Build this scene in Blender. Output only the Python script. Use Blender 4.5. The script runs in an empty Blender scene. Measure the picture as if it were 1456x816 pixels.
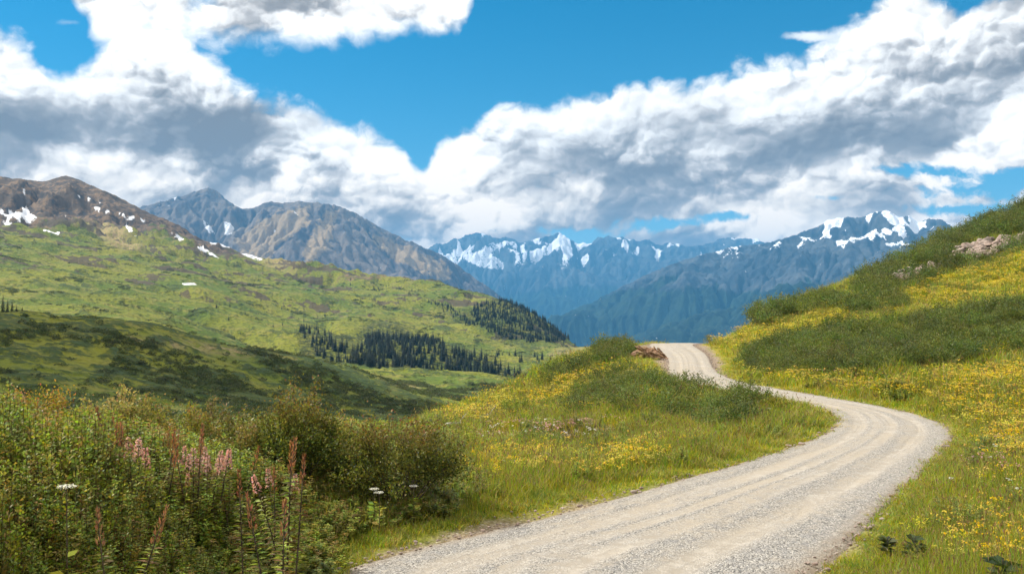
import bpy, math, random
import numpy as np
from mathutils import Vector

rng = np.random.default_rng(7)
random.seed(7)
SC = bpy.context.scene
COL = SC.collection
R = math.radians

# ------------------------------------------------------------------ camera
F = 1294.2          # focal length in photo pixels (32 mm on 36 mm, 1456 px wide)
CX, CY, HZ = 728.0, 408.0, 440.0
PITCH = math.atan((HZ - CY) / F)
cam_d = bpy.data.cameras.new('camera')
cam_d.lens = 32.0
cam_d.sensor_width = 36.0
cam_d.clip_start = 0.1
cam_d.clip_end = 90000
cam = bpy.data.objects.new('camera', cam_d)
COL.objects.link(cam)
cam.location = (0, 0, 0)
cam.rotation_euler = (R(90) + PITCH, 0, 0)
SC.camera = cam
cp, sp = math.cos(PITCH), math.sin(PITCH)

def pix2at(px, py):
    """photo pixel -> azimuth (from +Y, clockwise) and slope z/r of its line of sight"""
    px = np.asarray(px, float); py = np.asarray(py, float)
    dx = (px - CX) / F; dy = 1.0; dz = -(py - CY) / F
    y = dy * cp - dz * sp
    z = dy * sp + dz * cp
    return np.arctan2(dx, y), z / np.hypot(dx, y)

def at(px, py, r):
    a, t = pix2at(px, py)
    return np.array([math.sin(a) * r, math.cos(a) * r, t * r])

def world2pix(x, y, z):
    yc = y * cp + z * sp
    zc = -y * sp + z * cp
    yc = np.where(yc < 0.05, 0.05, yc)
    return CX + F * x / yc, CY - F * zc / yc

# ------------------------------------------------------------------ numpy noise
_perm = rng.permutation(4096).astype(np.int64)
def _h(ix, iy, seed):
    return _perm[(_perm[(ix + seed * 131) & 4095] + iy) & 4095]
def perlin(x, y, seed=0):
    x = np.asarray(x, float); y = np.asarray(y, float)
    ix = np.floor(x).astype(np.int64); iy = np.floor(y).astype(np.int64)
    fx = x - ix; fy = y - iy
    u = fx * fx * fx * (fx * (fx * 6 - 15) + 10); v = fy * fy * fy * (fy * (fy * 6 - 15) + 10)
    def g(i, j, dx, dy):
        a = _h(i, j, seed) * (2 * math.pi / 4096)
        return np.cos(a) * dx + np.sin(a) * dy
    n00 = g(ix, iy, fx, fy); n10 = g(ix + 1, iy, fx - 1, fy)
    n01 = g(ix, iy + 1, fx, fy - 1); n11 = g(ix + 1, iy + 1, fx - 1, fy - 1)
    return ((n00 * (1 - u) + n10 * u) * (1 - v) + (n01 * (1 - u) + n11 * u) * v) * 1.4
def fbm(x, y, o=5, seed=0, g=0.5):
    s = 0; a = 1; n = 0
    for k in range(o):
        s = s + a * perlin(x, y, seed + k); n += a
        x = x * 2.03 + 17.1; y = y * 2.03 + 9.7; a *= g
    return s / n
def ridged(x, y, o=5, seed=0, g=0.5):
    s = 0; a = 1; n = 0; w = 1
    for k in range(o):
        v = 1 - np.abs(perlin(x, y, seed + k)); v = v * v * w
        w = np.clip(v * 1.6, 0, 1)
        s = s + a * v; n += a
        x = x * 2.07 + 5.3; y = y * 2.07 + 3.9; a *= g
    return s / n
def sstep(a, b, x):
    t = np.clip((x - a) / (b - a), 0, 1)
    return t * t * (3 - 2 * t)
def pchip(X, Y, x):
    """smooth monotone interpolation, X ascending"""
    X = np.asarray(X, float); Y = np.asarray(Y, float)
    h = np.diff(X); d = np.diff(Y) / h
    m = np.zeros_like(Y)
    for i in range(1, len(X) - 1):
        if d[i - 1] * d[i] > 0:
            w1 = 2 * h[i] + h[i - 1]; w2 = h[i] + 2 * h[i - 1]
            m[i] = (w1 + w2) / (w1 / d[i - 1] + w2 / d[i])
    m[0] = d[0]; m[-1] = d[-1]
    x = np.clip(x, X[0], X[-1])
    i = np.clip(np.searchsorted(X, x) - 1, 0, len(X) - 2)
    t = (x - X[i]) / h[i]
    return ((2 * t**3 - 3 * t**2 + 1) * Y[i] + (t**3 - 2 * t**2 + t) * h[i] * m[i]
            + (-2 * t**3 + 3 * t**2) * Y[i + 1] + (t**3 - t**2) * h[i] * m[i + 1])
def pchip_cols(X, Y, x):
    """X, Y: (K, C) knots of every column; x: (C, M) or (M,) samples -> (M, C)"""
    K, C = X.shape
    h = np.diff(X, axis=0); d = np.diff(Y, axis=0) / h
    m = np.zeros_like(Y)
    w1 = 2 * h[1:] + h[:-1]; w2 = h[1:] + 2 * h[:-1]
    ok = d[:-1] * d[1:] > 0
    dm = np.where(ok, (w1 + w2) / (w1 / np.where(ok, d[:-1], 1) + w2 / np.where(ok, d[1:], 1)), 0)
    m[1:-1] = dm; m[0] = d[0]; m[-1] = d[-1]
    M = x.shape[0]
    out = np.empty((M, C))
    cols = np.arange(C)
    for j in range(M):
        xx = x[j] if x.ndim == 2 else np.full(C, x[j])
        i = np.clip((X <= xx).sum(axis=0) - 1, 0, K - 2)
        hh = h[i, cols]; t = np.clip((xx - X[i, cols]) / hh, 0, 1)
        out[j] = ((2 * t**3 - 3 * t**2 + 1) * Y[i, cols] + (t**3 - 2 * t**2 + t) * hh * m[i, cols]
                  + (-2 * t**3 + 3 * t**2) * Y[i + 1, cols] + (t**3 - t**2) * hh * m[i + 1, cols])
    return out
def polymask(px, py, poly, soft=6.0):
    """1 inside the outline, falling to 0 over 'soft' outside"""
    px = np.asarray(px, float); py = np.asarray(py, float)
    inside = np.zeros(px.shape, bool); dmin = np.full(px.shape, 1e18)
    n = len(poly)
    for k in range(n):
        x0, y0 = poly[k]; x1, y1 = poly[(k + 1) % n]
        c = (y0 > py) != (y1 > py)
        xi = x0 + (py - y0) * (x1 - x0) / ((y1 - y0) if y1 != y0 else 1e-9)
        inside ^= c & (px < xi)
        L = max((x1 - x0)**2 + (y1 - y0)**2, 1e-9)
        t = np.clip(((px - x0) * (x1 - x0) + (py - y0) * (y1 - y0)) / L, 0, 1)
        dmin = np.minimum(dmin, np.hypot(px - x0 - t * (x1 - x0), py - y0 - t * (y1 - y0)))
    sd = np.where(inside, dmin, -dmin)
    return sstep(-soft, soft, sd)

# ------------------------------------------------------------------ mesh helpers
def mesh_np(name, verts, quads=None, tris=None, attrs=None, cattrs=None, mat=None, smooth=False, uv=None):
    me = bpy.data.meshes.new(name)
    verts = np.asarray(verts, np.float32)
    me.vertices.add(len(verts)); me.vertices.foreach_set('co', verts.ravel())
    nq = 0 if quads is None else len(quads); nt = 0 if tris is None else len(tris)
    loops = []
    if nq: loops.append(np.asarray(quads, np.int32).ravel())
    if nt: loops.append(np.asarray(tris, np.int32).ravel())
    loops = np.concatenate(loops)
    me.loops.add(len(loops)); me.loops.foreach_set('vertex_index', loops)
    starts = np.concatenate([np.arange(nq, dtype=np.int32) * 4, nq * 4 + np.arange(nt, dtype=np.int32) * 3])
    me.polygons.add(nq + nt); me.polygons.foreach_set('loop_start', starts)
    me.update(calc_edges=True); me.validate()
    if smooth: me.polygons.foreach_set('use_smooth', np.ones(nq + nt, bool))
    for k, v in (attrs or {}).items():
        a = me.attributes.new(k, 'FLOAT', 'POINT'); a.data.foreach_set('value', np.asarray(v, np.float32).ravel())
    for k, v in (cattrs or {}).items():
        a = me.attributes.new(k, 'FLOAT_COLOR', 'POINT'); a.data.foreach_set('color', np.asarray(v, np.float32).ravel())
    if mat: me.materials.append(mat)
    return me
def grid_quads(nr, nc, flip=False):
    i = np.arange(nr - 1)[:, None] * nc + np.arange(nc - 1)[None, :]
    q = np.stack([i, i + 1, i + 1 + nc, i + nc], -1).reshape(-1, 4)
    return q[:, ::-1] if flip else q
def link(name, me, parent=None, loc=None, rotz=0, scale=1, **props):
    o = bpy.data.objects.new(name, me); COL.objects.link(o)
    if loc is not None: o.location = [float(c) for c in loc]
    o.rotation_euler = (0, 0, rotz)
    if scale != 1: o.scale = (scale,) * 3
    if parent: o.parent = parent
    for k, v in props.items():
        if v: o[k] = v
    return o

# ------------------------------------------------------------------ node helpers
class NB:
    def __init__(s, tree): s.t = tree; s.n = tree.nodes; s.l = tree.links
    def new(s, typ, **kw):
        nd = s.n.new(typ)
        for k, v in kw.items(): setattr(nd, k, v)
        return nd
    def put(s, sock, v):
        if isinstance(v, bpy.types.NodeSocket): s.l.new(v, sock)
        elif v is not None:
            try: sock.default_value = v
            except Exception: sock.default_value = (v, v, v)
    def m(s, op, a, b=None, c=None, clamp=False):
        nd = s.new('ShaderNodeMath', operation=op, use_clamp=clamp)
        s.put(nd.inputs[0], a)
        if b is not None: s.put(nd.inputs[1], b)
        if c is not None: s.put(nd.inputs[2], c)
        return nd.outputs[0]
    def vm(s, op, a, b=None):
        nd = s.new('ShaderNodeVectorMath', operation=op)
        s.put(nd.inputs[0], a)
        if b is not None: s.put(nd.inputs['Scale' if op == 'SCALE' else 1], b)
        return nd.outputs[0]
    def ss(s, x, a, b, lo=0.0, hi=1.0, lin=False):
        nd = s.new('ShaderNodeMapRange', interpolation_type='LINEAR' if lin else 'SMOOTHSTEP', clamp=True)
        s.put(nd.inputs[0], x)
        for k, v in zip((1, 2, 3, 4), (a, b, lo, hi)): s.put(nd.inputs[k], v)
        return nd.outputs[0]
    def noise(s, vec, scale, detail=4, rough=0.5, dist=0, typ='FBM', dims='3D', out=0, lac=2.0):
        nd = s.new('ShaderNodeTexNoise', noise_dimensions=dims, noise_type=typ)
        if typ == 'FBM': nd.normalize = True
        s.put(nd.inputs['Vector'], vec); s.put(nd.inputs['Scale'], scale)
        nd.inputs['Detail'].default_value = detail; nd.inputs['Roughness'].default_value = rough
        nd.inputs['Lacunarity'].default_value = lac
        nd.inputs['Distortion'].default_value = dist
        return nd.outputs[out]
    def voro(s, vec, scale, out='Distance', feature='F1', rnd=1.0):
        nd = s.new('ShaderNodeTexVoronoi', feature=feature)
        s.put(nd.inputs['Vector'], vec); s.put(nd.inputs['Scale'], scale); nd.inputs['Randomness'].default_value = rnd
        return nd.outputs[out]
    def mix(s, f, a, b, blend='MIX'):
        nd = s.new('ShaderNodeMix', data_type='RGBA', blend_type=blend)
        s.put(nd.inputs[0], f); s.put(nd.inputs[6], col(a)); s.put(nd.inputs[7], col(b))
        return nd.outputs[2]
    def attr(s, name, typ='GEOMETRY', out='Fac'):
        nd = s.new('ShaderNodeAttribute', attribute_name=name, attribute_type=typ)
        return nd.outputs[out]
    def comb(s, x, y, z=0.0):
        nd = s.new('ShaderNodeCombineXYZ')
        for k, v in enumerate((x, y, z)): s.put(nd.inputs[k], v)
        return nd.outputs[0]
    def sep(s, v):
        nd = s.new('ShaderNodeSeparateXYZ'); s.put(nd.inputs[0], v); return nd.outputs
    def ramp(s, f, stops):
        nd = s.new('ShaderNodeValToRGB'); e = nd.color_ramp.elements
        while len(e) > 1: e.remove(e[-1])
        e[0].position = stops[0][0]; e[0].color = col(stops[0][1])
        for p, c in stops[1:]:
            k = e.new(p); k.color = col(c)
        s.put(nd.inputs[0], f); return nd.outputs[0]
    def bump(s, h, strength=0.5, dist=0.1, normal=None):
        nd = s.new('ShaderNodeBump'); nd.inputs['Strength'].default_value = strength
        nd.inputs['Distance'].default_value = dist; s.put(nd.inputs['Height'], h)
        if normal is not None: s.put(nd.inputs['Normal'], normal)
        return nd.outputs[0]
def col(c):
    if isinstance(c, (tuple, list)) and len(c) == 3: return (c[0], c[1], c[2], 1.0)
    return c
def new_mat(name):
    m = bpy.data.materials.new(name); m.use_nodes = True
    m.node_tree.nodes.clear()
    b = NB(m.node_tree)
    out = b.new('ShaderNodeOutputMaterial')
    return m, b, out
def finish(b, out, color, rough=0.9, normal=None, spec=0.3):
    p = b.new('ShaderNodeBsdfPrincipled')
    b.put(p.inputs['Base Color'], col(color)); b.put(p.inputs['Roughness'], rough)
    p.inputs['Specular IOR Level'].default_value = spec
    if normal is not None: b.put(p.inputs['Normal'], normal)
    b.l.new(p.outputs[0], out.inputs['Surface'])
    return p

# ------------------------------------------------------------------ light
SUN_AZ, SUN_EL = R(-78), R(44)
sdir = Vector((math.sin(SUN_AZ) * math.cos(SUN_EL), math.cos(SUN_AZ) * math.cos(SUN_EL), math.sin(SUN_EL)))
sl = bpy.data.lights.new('sun', 'SUN'); sl.energy = 4.6; sl.angle = R(0.53); sl.color = (1.0, 0.95, 0.87)
so = bpy.data.objects.new('sun', sl); COL.objects.link(so)
so.rotation_euler = sdir.to_track_quat('Z', 'Y').to_euler()
so.location = (0, 0, 50)

# ------------------------------------------------------------------ sky with cumulus
world = bpy.data.worlds.new('World'); SC.world = world; world.use_nodes = True
wt = world.node_tree; wt.nodes.clear()
b = NB(wt)
wout = b.new('ShaderNodeOutputWorld'); bg = b.new('ShaderNodeBackground')
wt.links.new(bg.outputs[0], wout.inputs[0])
sky = b.new('ShaderNodeTexSky', sky_type='NISHITA')
sky.sun_disc = False; sky.sun_elevation = SUN_EL; sky.sun_rotation = SUN_AZ
sky.altitude = 1200; sky.air_density = 1.0; sky.dust_density = 0.25; sky.ozone_density = 3.5
hs = b.new('ShaderNodeHueSaturation'); hs.inputs['Hue'].default_value = 0.481; hs.inputs['Saturation'].default_value = 1.45
hs.inputs['Value'].default_value = 0.86
b.l.new(sky.outputs[0], hs.inputs['Color'])
tc = b.new('ShaderNodeTexCoord')
dx, dy, dz = b.sep(tc.outputs['Generated'])[:]
U = b.m('ARCTAN2', dx, dy)                    # azimuth
V = b.m('ARCSINE', dz)                        # elevation
UR = 0.75; VR = 0.5
def curve(pts, x):
    """elevation as a curve over azimuth, from photo pixels"""
    nd = b.new('ShaderNodeFloatCurve')
    c = nd.mapping.curves[0]
    P = []
    for px, py in pts:
        a, t = pix2at(px, py); P.append(((float(a) + UR) / (2 * UR), min(max(math.atan(float(t)) / VR, 0.0), 1.0)))
    P.sort()
    c.points[0].location = (0.0, P[0][1]); c.points[1].location = (1.0, P[-1][1])
    for p in P: c.points.new(*p)
    nd.mapping.update()
    b.put(nd.inputs['Value'], b.m('MULTIPLY_ADD', x, 1 / (2 * UR), 0.5, clamp=True))
    return b.m('MULTIPLY', nd.outputs[0], VR)
# heaped lobes at four sizes, each lit from the sun's side (up and to the left)
Pv = b.comb(U, b.m('MULTIPLY', V, 1.25), 0.0)
wn = b.vm('SCALE', b.vm('SUBTRACT', b.noise(Pv, 8.0, 3, 0.5, dims='2D', out=1), (0.5, 0.5, 0.5)), 0.040)
wn2 = b.vm('SCALE', b.vm('SUBTRACT', b.noise(Pv, 34.0, 4, 0.6, dims='2D', out=1), (0.5, 0.5, 0.5)), 0.012)
Pw = b.vm('ADD', b.vm('ADD', Pv, wn), wn2)
SX, SY = -0.42, 0.90
def lobe(p, scale, smooth):
    nd = b.new('ShaderNodeTexVoronoi', feature='SMOOTH_F1', voronoi_dimensions='2D')
    b.put(nd.inputs['Vector'], p); nd.inputs['Scale'].default_value = scale; nd.inputs['Smoothness'].default_value = smooth
    d = nd.outputs['Distance']
    return b.m('SUBTRACT', 1.0, b.m('MULTIPLY', d, d))
def lobes(scale, smooth, off, step=0.34):
    p = b.vm('ADD', Pw, (off, off * 1.7, 0))
    a0 = lobe(p, scale, smooth); a1 = lobe(b.vm('ADD', p, (SX * step / scale, SY * step / scale, 0)), scale, smooth)
    return a0, b.m('SUBTRACT', a0, a1)
L1, G1 = lobes(6.5, 0.5, 0.13); L2, G2 = lobes(15.0, 0.35, 1.31); L3, G3 = lobes(34.0, 0.3, 2.77); L4, G4 = lobes(75.0, 0.3, 4.1)
big = b.noise(Pv, 4.5, 4, 0.5, dims='2D')
fine = b.m('SUBTRACT', b.noise(Pw, 60.0, 5, 0.6, dims='2D'), 0.5)
def wsum(*t):
    r_ = None
    for x, w in t:
        y = b.m('MULTIPLY', x, w); r_ = y if r_ is None else b.m('ADD', r_, y)
    return r_
hh = b.m('SUBTRACT', wsum((L1, 0.20), (L2, 0.13), (L3, 0.07), (L4, 0.035), (fine, 0.10), (big, 0.35)), 0.54)
lit = wsum((G1, 0.95), (G2, 0.85), (G3, 0.52), (G4, 0.36), (fine, 0.6))
# bank of cumulus: its upper outline
top1 = curve([(-300, 40), (-100, 30), (0, 38), (45, 62), (85, 98), (110, 92), (150, 62), (200, 20), (240, 30), (268, 60), (300, 92), (350, 112), (395, 122), (440, 140),
              (500, 176), (545, 196), (575, 214), (596, 240), (612, 212), (640, 178), (680, 156), (730, 132), (800, 130), (850, 112), (890, 94),
              (940, 88), (985, 92), (1040, 84), (1075, 96), (1120, 82), (1170, 66), (1220, 48), (1250, 14), (1290, -20), (1335, 12), (1370, 8),
              (1410, -10), (1500, -60), (1800, -40)], U)
Vn = b.m('ADD', V, b.m('MULTIPLY', hh, 0.0))
e1 = b.m('ADD', b.m('DIVIDE', b.m('SUBTRACT', top1, Vn), 0.028), b.m('MULTIPLY', hh, 7.0))
# upper cloud: lower outline and right end
bot2 = curve([(-300, -60), (60, -40), (100, 20), (130, 62), (200, 66), (260, 56), (330, 66), (400, 72), (450, 76), (520, 66), (600, 46), (650, 36),
              (672, 0), (720, -60), (1000, -90), (1500, -110), (1800, -110)], U)
e2 = b.m('ADD', b.m('DIVIDE', b.m('SUBTRACT', V, bot2), 0.026), b.m('MULTIPLY', hh, 6.0))
def blob(cx, cy, rx, ry, p=None):
    a, t = pix2at(cx, cy)
    u0, v0 = float(a), math.atan(float(t))
    q = b.sep(p if p is not None else Pw)
    x = b.m('DIVIDE', b.m('SUBTRACT', q[0], u0), rx / F)
    y = b.m('DIVIDE', b.m('SUBTRACT', q[1], v0 * 1.25), ry * 1.25 / F)
    d2 = b.m('ADD', b.m('MULTIPLY', x, x), b.m('MULTIPLY', y, y))
    return b.m('EXPONENT', b.m('MULTIPLY', d2, -1.0))
def bsum(lst):
    s_ = None
    for k in lst:
        w_ = k[4] if len(k) > 4 else 1.0
        t_ = b.m('MULTIPLY', blob(*k[:4]), w_)
        s_ = t_ if s_ is None else b.m('ADD', s_, t_)
    return s_
holes = bsum([(835, 330, 60, 16, 11), (1400, 262, 80, 17, 10.5), (1325, 238, 70, 9, 9), (940, 322, 36, 8, 9.5), (1030, 318, 50, 8, 9), (560, 345, 60, 6, 6),
              (700, 330, 40, 7, 6), (1450, 296, 70, 14, 9.5), (1350, 296, 50, 8, 7), (1180, 288, 40, 6, 7), (1456, 240, 50, 10, 7)])
gap2 = bsum([(70, 40, 34, 30, 2.0), (300, -10, 25, 18, 1.2)])
e2 = b.m('SUBTRACT', e2, gap2)
wisps = bsum([(1150, 52, 40, 8, 3.2), (1190, 62, 25, 9, 2.6), (90, 32, 24, 8, 2.0)])
e3 = b.m('ADD', b.m('SUBTRACT', wisps, 1.6), b.m('MULTIPLY', hh, 5.0))
hv = b.m('ADD', b.m('MULTIPLY', holes, 0.20), b.m('ADD', b.m('MULTIPLY', hh, -4.5), b.m('MULTIPLY', fine, -1.6)))
d1 = b.m('MULTIPLY', b.ss(e1, -0.15, 0.65), b.ss(hv, 0.75, 1.75, 1.0, 0.0)); d2 = b.ss(e2, -0.25, 0.8); d3 = b.ss(e3, -0.3, 1.8, 0, 0.75)
dens = b.m('MAXIMUM', b.m('MAXIMUM', d1, d2), d3)
# brightness
base = bsum([(60, 190, 110, 45, 1.0), (230, 190, 110, 40, 1.0), (340, 175, 50, 35, 0.9), (90, 235, 110, 25, 0.7), (430, 245, 60, 22, 0.45), (520, 265, 90, 26, 0.5),
             (620, 285, 80, 22, 0.55), (720, 262, 60, 26, 0.6), (810, 262, 110, 34, 0.75), (930, 255, 110, 30, 0.7), (1060, 225, 90, 40, 0.75),
             (1090, 180, 60, 50, 0.5), (1230, 205, 120, 30, 0.95), (1370, 175, 90, 40, 0.9), (1430, 205, 90, 18, 0.9), (1300, 120, 60, 50, 0.35), (1200, 130, 50, 40, 0.3),
             (1100, 300, 130, 12, 0.5), (860, 305, 120, 12, 0.4), (440, 36, 130, 26, 1.1), (560, 22, 80, 22, 0.8), (330, 10, 70, 12, 0.3), (20, 120, 40, 30, 0.5), (280, 270, 60, 20, 0.3),
             (40, 262, 80, 12, 0.5), (1330, 270, 60, 14, 0.3), (1230, 260, 90, 14, 0.35)])
base = b.m('MULTIPLY', base, b.ss(b.m('ADD', b.noise(Pw, 11.0, 4, 0.55, dims='2D'), b.m('MULTIPLY', G1, -0.5)), 0.38, 0.60, 0.05, 1.15))
white = bsum([(1400, 150, 50, 30, 0.4), (330, 118, 50, 30, 0.3), (120, 230, 40, 14, 0.3), (650, 215, 60, 30, 0.35), (1060, 110, 60, 22, 0.35), (560, 230, 60, 20, 0.3), (180, 120, 50, 40, 0.4), (1180, 245, 60, 14, 0.35)])
# light comes from above: bright just under the outline
rim = b.ss(e1, 0.1, 3.0, 0.28, 0.0)
soft = b.ss(b.noise(Pv, 5.0, 2, 0.5, dims='2D'), 0.35, 0.62, 0.6, 1.15)   # some masses smooth, some crisp
soft = b.m('MULTIPLY', soft, b.m('SUBTRACT', 1.0, b.m('MULTIPLY', base, 0.40), clamp=True))
br = b.m('ADD', b.m('MULTIPLY', lit, b.m('MULTIPLY', soft, 1.0)), 0.60)
br = b.m('ADD', br, rim)
br = b.m('SUBTRACT', br, b.m('MULTIPLY', base, 0.40))
br = b.m('ADD', br, white)
tier = b.noise(b.comb(b.m('MULTIPLY', U, 5.5), b.m('ADD', b.m('MULTIPLY', V, 21.0), b.m('MULTIPLY', hh, 3.0)), 3.0), 1.0, 3, 0.5, dims='2D')
br = b.m('ADD', br, b.m('MULTIPLY', b.m('SUBTRACT', tier, 0.5), 1.25))
br = b.m('ADD', br, b.ss(V, 0.09, 0.18, 0.15, 0.0))
br = b.m('ADD', br, b.m('MULTIPLY', hh, 0.8))
cc = b.ramp(br, [(0.0, (0.19, 0.175, 0.165)), (0.28, (0.30, 0.28, 0.265)), (0.5, (0.50, 0.47, 0.445)), (0.72, (0.80, 0.77, 0.73)), (1.0, (1.12, 1.06, 0.98))])
cc = b.mix(b.ss(V, 0.08, 0.20, 0.9, 0.0), cc, b.vm('MULTIPLY', cc, (1.22, 1.04, 0.84)))
cc = b.vm('SCALE', cc, 9.4)            # the background strength brings it back
skyc = b.mix(dens, hs.outputs[0], cc)
# below the horizon: a dull ground tone
skyc = b.mix(b.ss(dz, -0.02, 0.0), (0.8, 1.0, 1.2), skyc)
b.l.new(skyc, bg.inputs[0])
bg.inputs[1].default_value = 0.115
world.cycles.sampling_method = 'MANUAL'
world.cycles.sample_map_resolution = 256

SC.view_settings.view_transform = 'Standard'
SC.view_settings.look = 'None'
SC.view_settings.exposure = 0.40
SC.view_settings.gamma = 1.0
SC.render.engine = 'CYCLES'
cy = SC.cycles
cy.max_bounces = 5; cy.diffuse_bounces = 2; cy.glossy_bounces = 1; cy.transmission_bounces = 2; cy.volume_bounces = 0
cy.transparent_max_bounces = 4
cy.caustics_reflective = False; cy.caustics_refractive = False
cy.use_denoising = True
cy.sample_clamp_indirect = 4.0
cy.use_adaptive_sampling = True; cy.adaptive_threshold = 0.02
# ------------------------------------------------------------------ the gravel road (photo edges -> ground)
def road_z(d):
    return pchip([0, 12, 30, 44, 56, 66, 83, 96, 120, 160], [-4.0, -4.0, -4.0, -3.80, -3.55, -3.36, -3.20, -3.55, -5.6, -10], d)
def on_road(px, py):
    a, t = pix2at(px, py)
    lo, hi = 5.0, 86.0
    for _ in range(50):                       # where the line of sight meets the road surface
        mid = (lo + hi) / 2
        if float(t) * mid > float(road_z(np.array(mid))): lo = mid
        else: hi = mid
    r = (lo + hi) / 2
    return (math.sin(a) * r, math.cos(a) * r)
pairs = [((262, 1470), (1763, 1470)), ((377, 1177), (1449, 1177)), ((445, 930), (1184, 930)), ((470, 860), (1145, 870)), ((478, 812), (1135, 822)), ((620, 774), (1190, 785)), ((800, 730), (1238, 742)), ((930, 693), (1275, 706)),
         ((1030, 665), (1300, 685)), ((1110, 640), (1330, 655)), ((1170, 618), (1358, 622)), ((1186, 602), (1344, 604)), ((1182, 588), (1300, 588)),
         ((1150, 577), (1235, 575)), ((1090, 567), (1165, 563)), ((1030, 556), (1100, 552)), ((968, 544), (1045, 541)), ((948, 531), (1016, 526)), ((950, 513), (1008, 507)),
         ((938, 501), (996, 497)), ((922, 493.5), (985, 490.0))]
RL = [on_road(*p[0]) for p in pairs]; RRt = [on_road(*p[1]) for p in pairs]
cen = np.array([((l[0] + r[0]) / 2, (l[1] + r[1]) / 2) for l, r in zip(RL, RRt)])
# past the crest the road drops out of sight
cen = np.vstack([cen, cen[-1] + np.array([2.5, 9]), cen[-1] + np.array([9, 24]), cen[-1] + np.array([22, 45])])
hw = np.array([max(1.9, 0.5 * math.dist(l, r)) for l, r in zip(RL, RRt)])
def catmull(P, n=14):
    P = np.asarray(P, float); Q = np.vstack([2 * P[0] - P[1], P, 2 * P[-1] - P[-2]]); out = []
    for i in range(1, len(Q) - 2):
        for k in range(n):
            t = k / n
            out.append(0.5 * ((2 * Q[i]) + (-Q[i - 1] + Q[i + 1]) * t + (2 * Q[i - 1] - 5 * Q[i] + 4 * Q[i + 1] - Q[i + 2]) * t * t
                              + (-Q[i - 1] + 3 * Q[i] - 3 * Q[i + 1] + Q[i + 2]) * t**3))
    out.append(P[-1]); return np.array(out)
def smooth1(a, n=3):
    for _ in range(n):
        b_ = a.copy(); b_[1:-1] = (a[:-2] + 2 * a[1:-1] + a[2:]) / 4; a = b_
    return a
edgeL = np.vstack([[(-1.8, -14), (-1.8, -3)], np.array(RL), cen[-3:] + np.array([-2.5, 0.6])]); edgeR = np.vstack([[(4.1, -14), (4.1, -3)], np.array(RRt), cen[-3:] + np.array([2.5, -0.6])])
EL = smooth1(catmull(edgeL), 40); ER = smooth1(catmull(edgeR), 40)
RC = (EL + ER) / 2
seg = np.hypot(*np.diff(RC, axis=0).T); RS = np.concatenate([[0], np.cumsum(seg)])
RHW = np.hypot(*(ER - EL).T) / 2
def road_dist(x, y):
    """distance from the road's edge (negative on the road) and arc position"""
    sh = x.shape; x = x.ravel(); y = y.ravel()
    best = np.full(x.shape, 1e9); S = np.zeros(x.shape)
    m = (np.hypot(x, y) < 150)
    xi, yi = x[m], y[m]; bb = np.full(xi.shape, 1e9); ss_ = np.zeros(xi.shape)
    for k in range(0, len(RC) - 1, 2):
        k2 = min(k + 2, len(RC) - 1)
        ax, ay = RC[k]; ex, ey = RC[k2] - RC[k]; L = ex * ex + ey * ey
        t = np.clip(((xi - ax) * ex + (yi - ay) * ey) / L, 0, 1)
        d = np.hypot(xi - ax - t * ex, yi - ay - t * ey) - (RHW[k] * (1 - t) + RHW[k2] * t)
        u = d < bb; bb = np.where(u, d, bb); ss_ = np.where(u, RS[k] + t * (RS[k2] - RS[k]), ss_)
    best[m] = bb; S[m] = ss_
    return best.reshape(sh), S.reshape(sh)

# ------------------------------------------------------------------ near ground: smooth surface through surveyed points
ctrl = []
def C(px, py, r): ctrl.append((px, py, r))
for (l, r_), k in zip(pairs, range(99)):
    for (px, py) in (l, r_):
        x, y = on_road(px, py); ctrl.append((px, py, math.hypot(x, y)))
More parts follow.
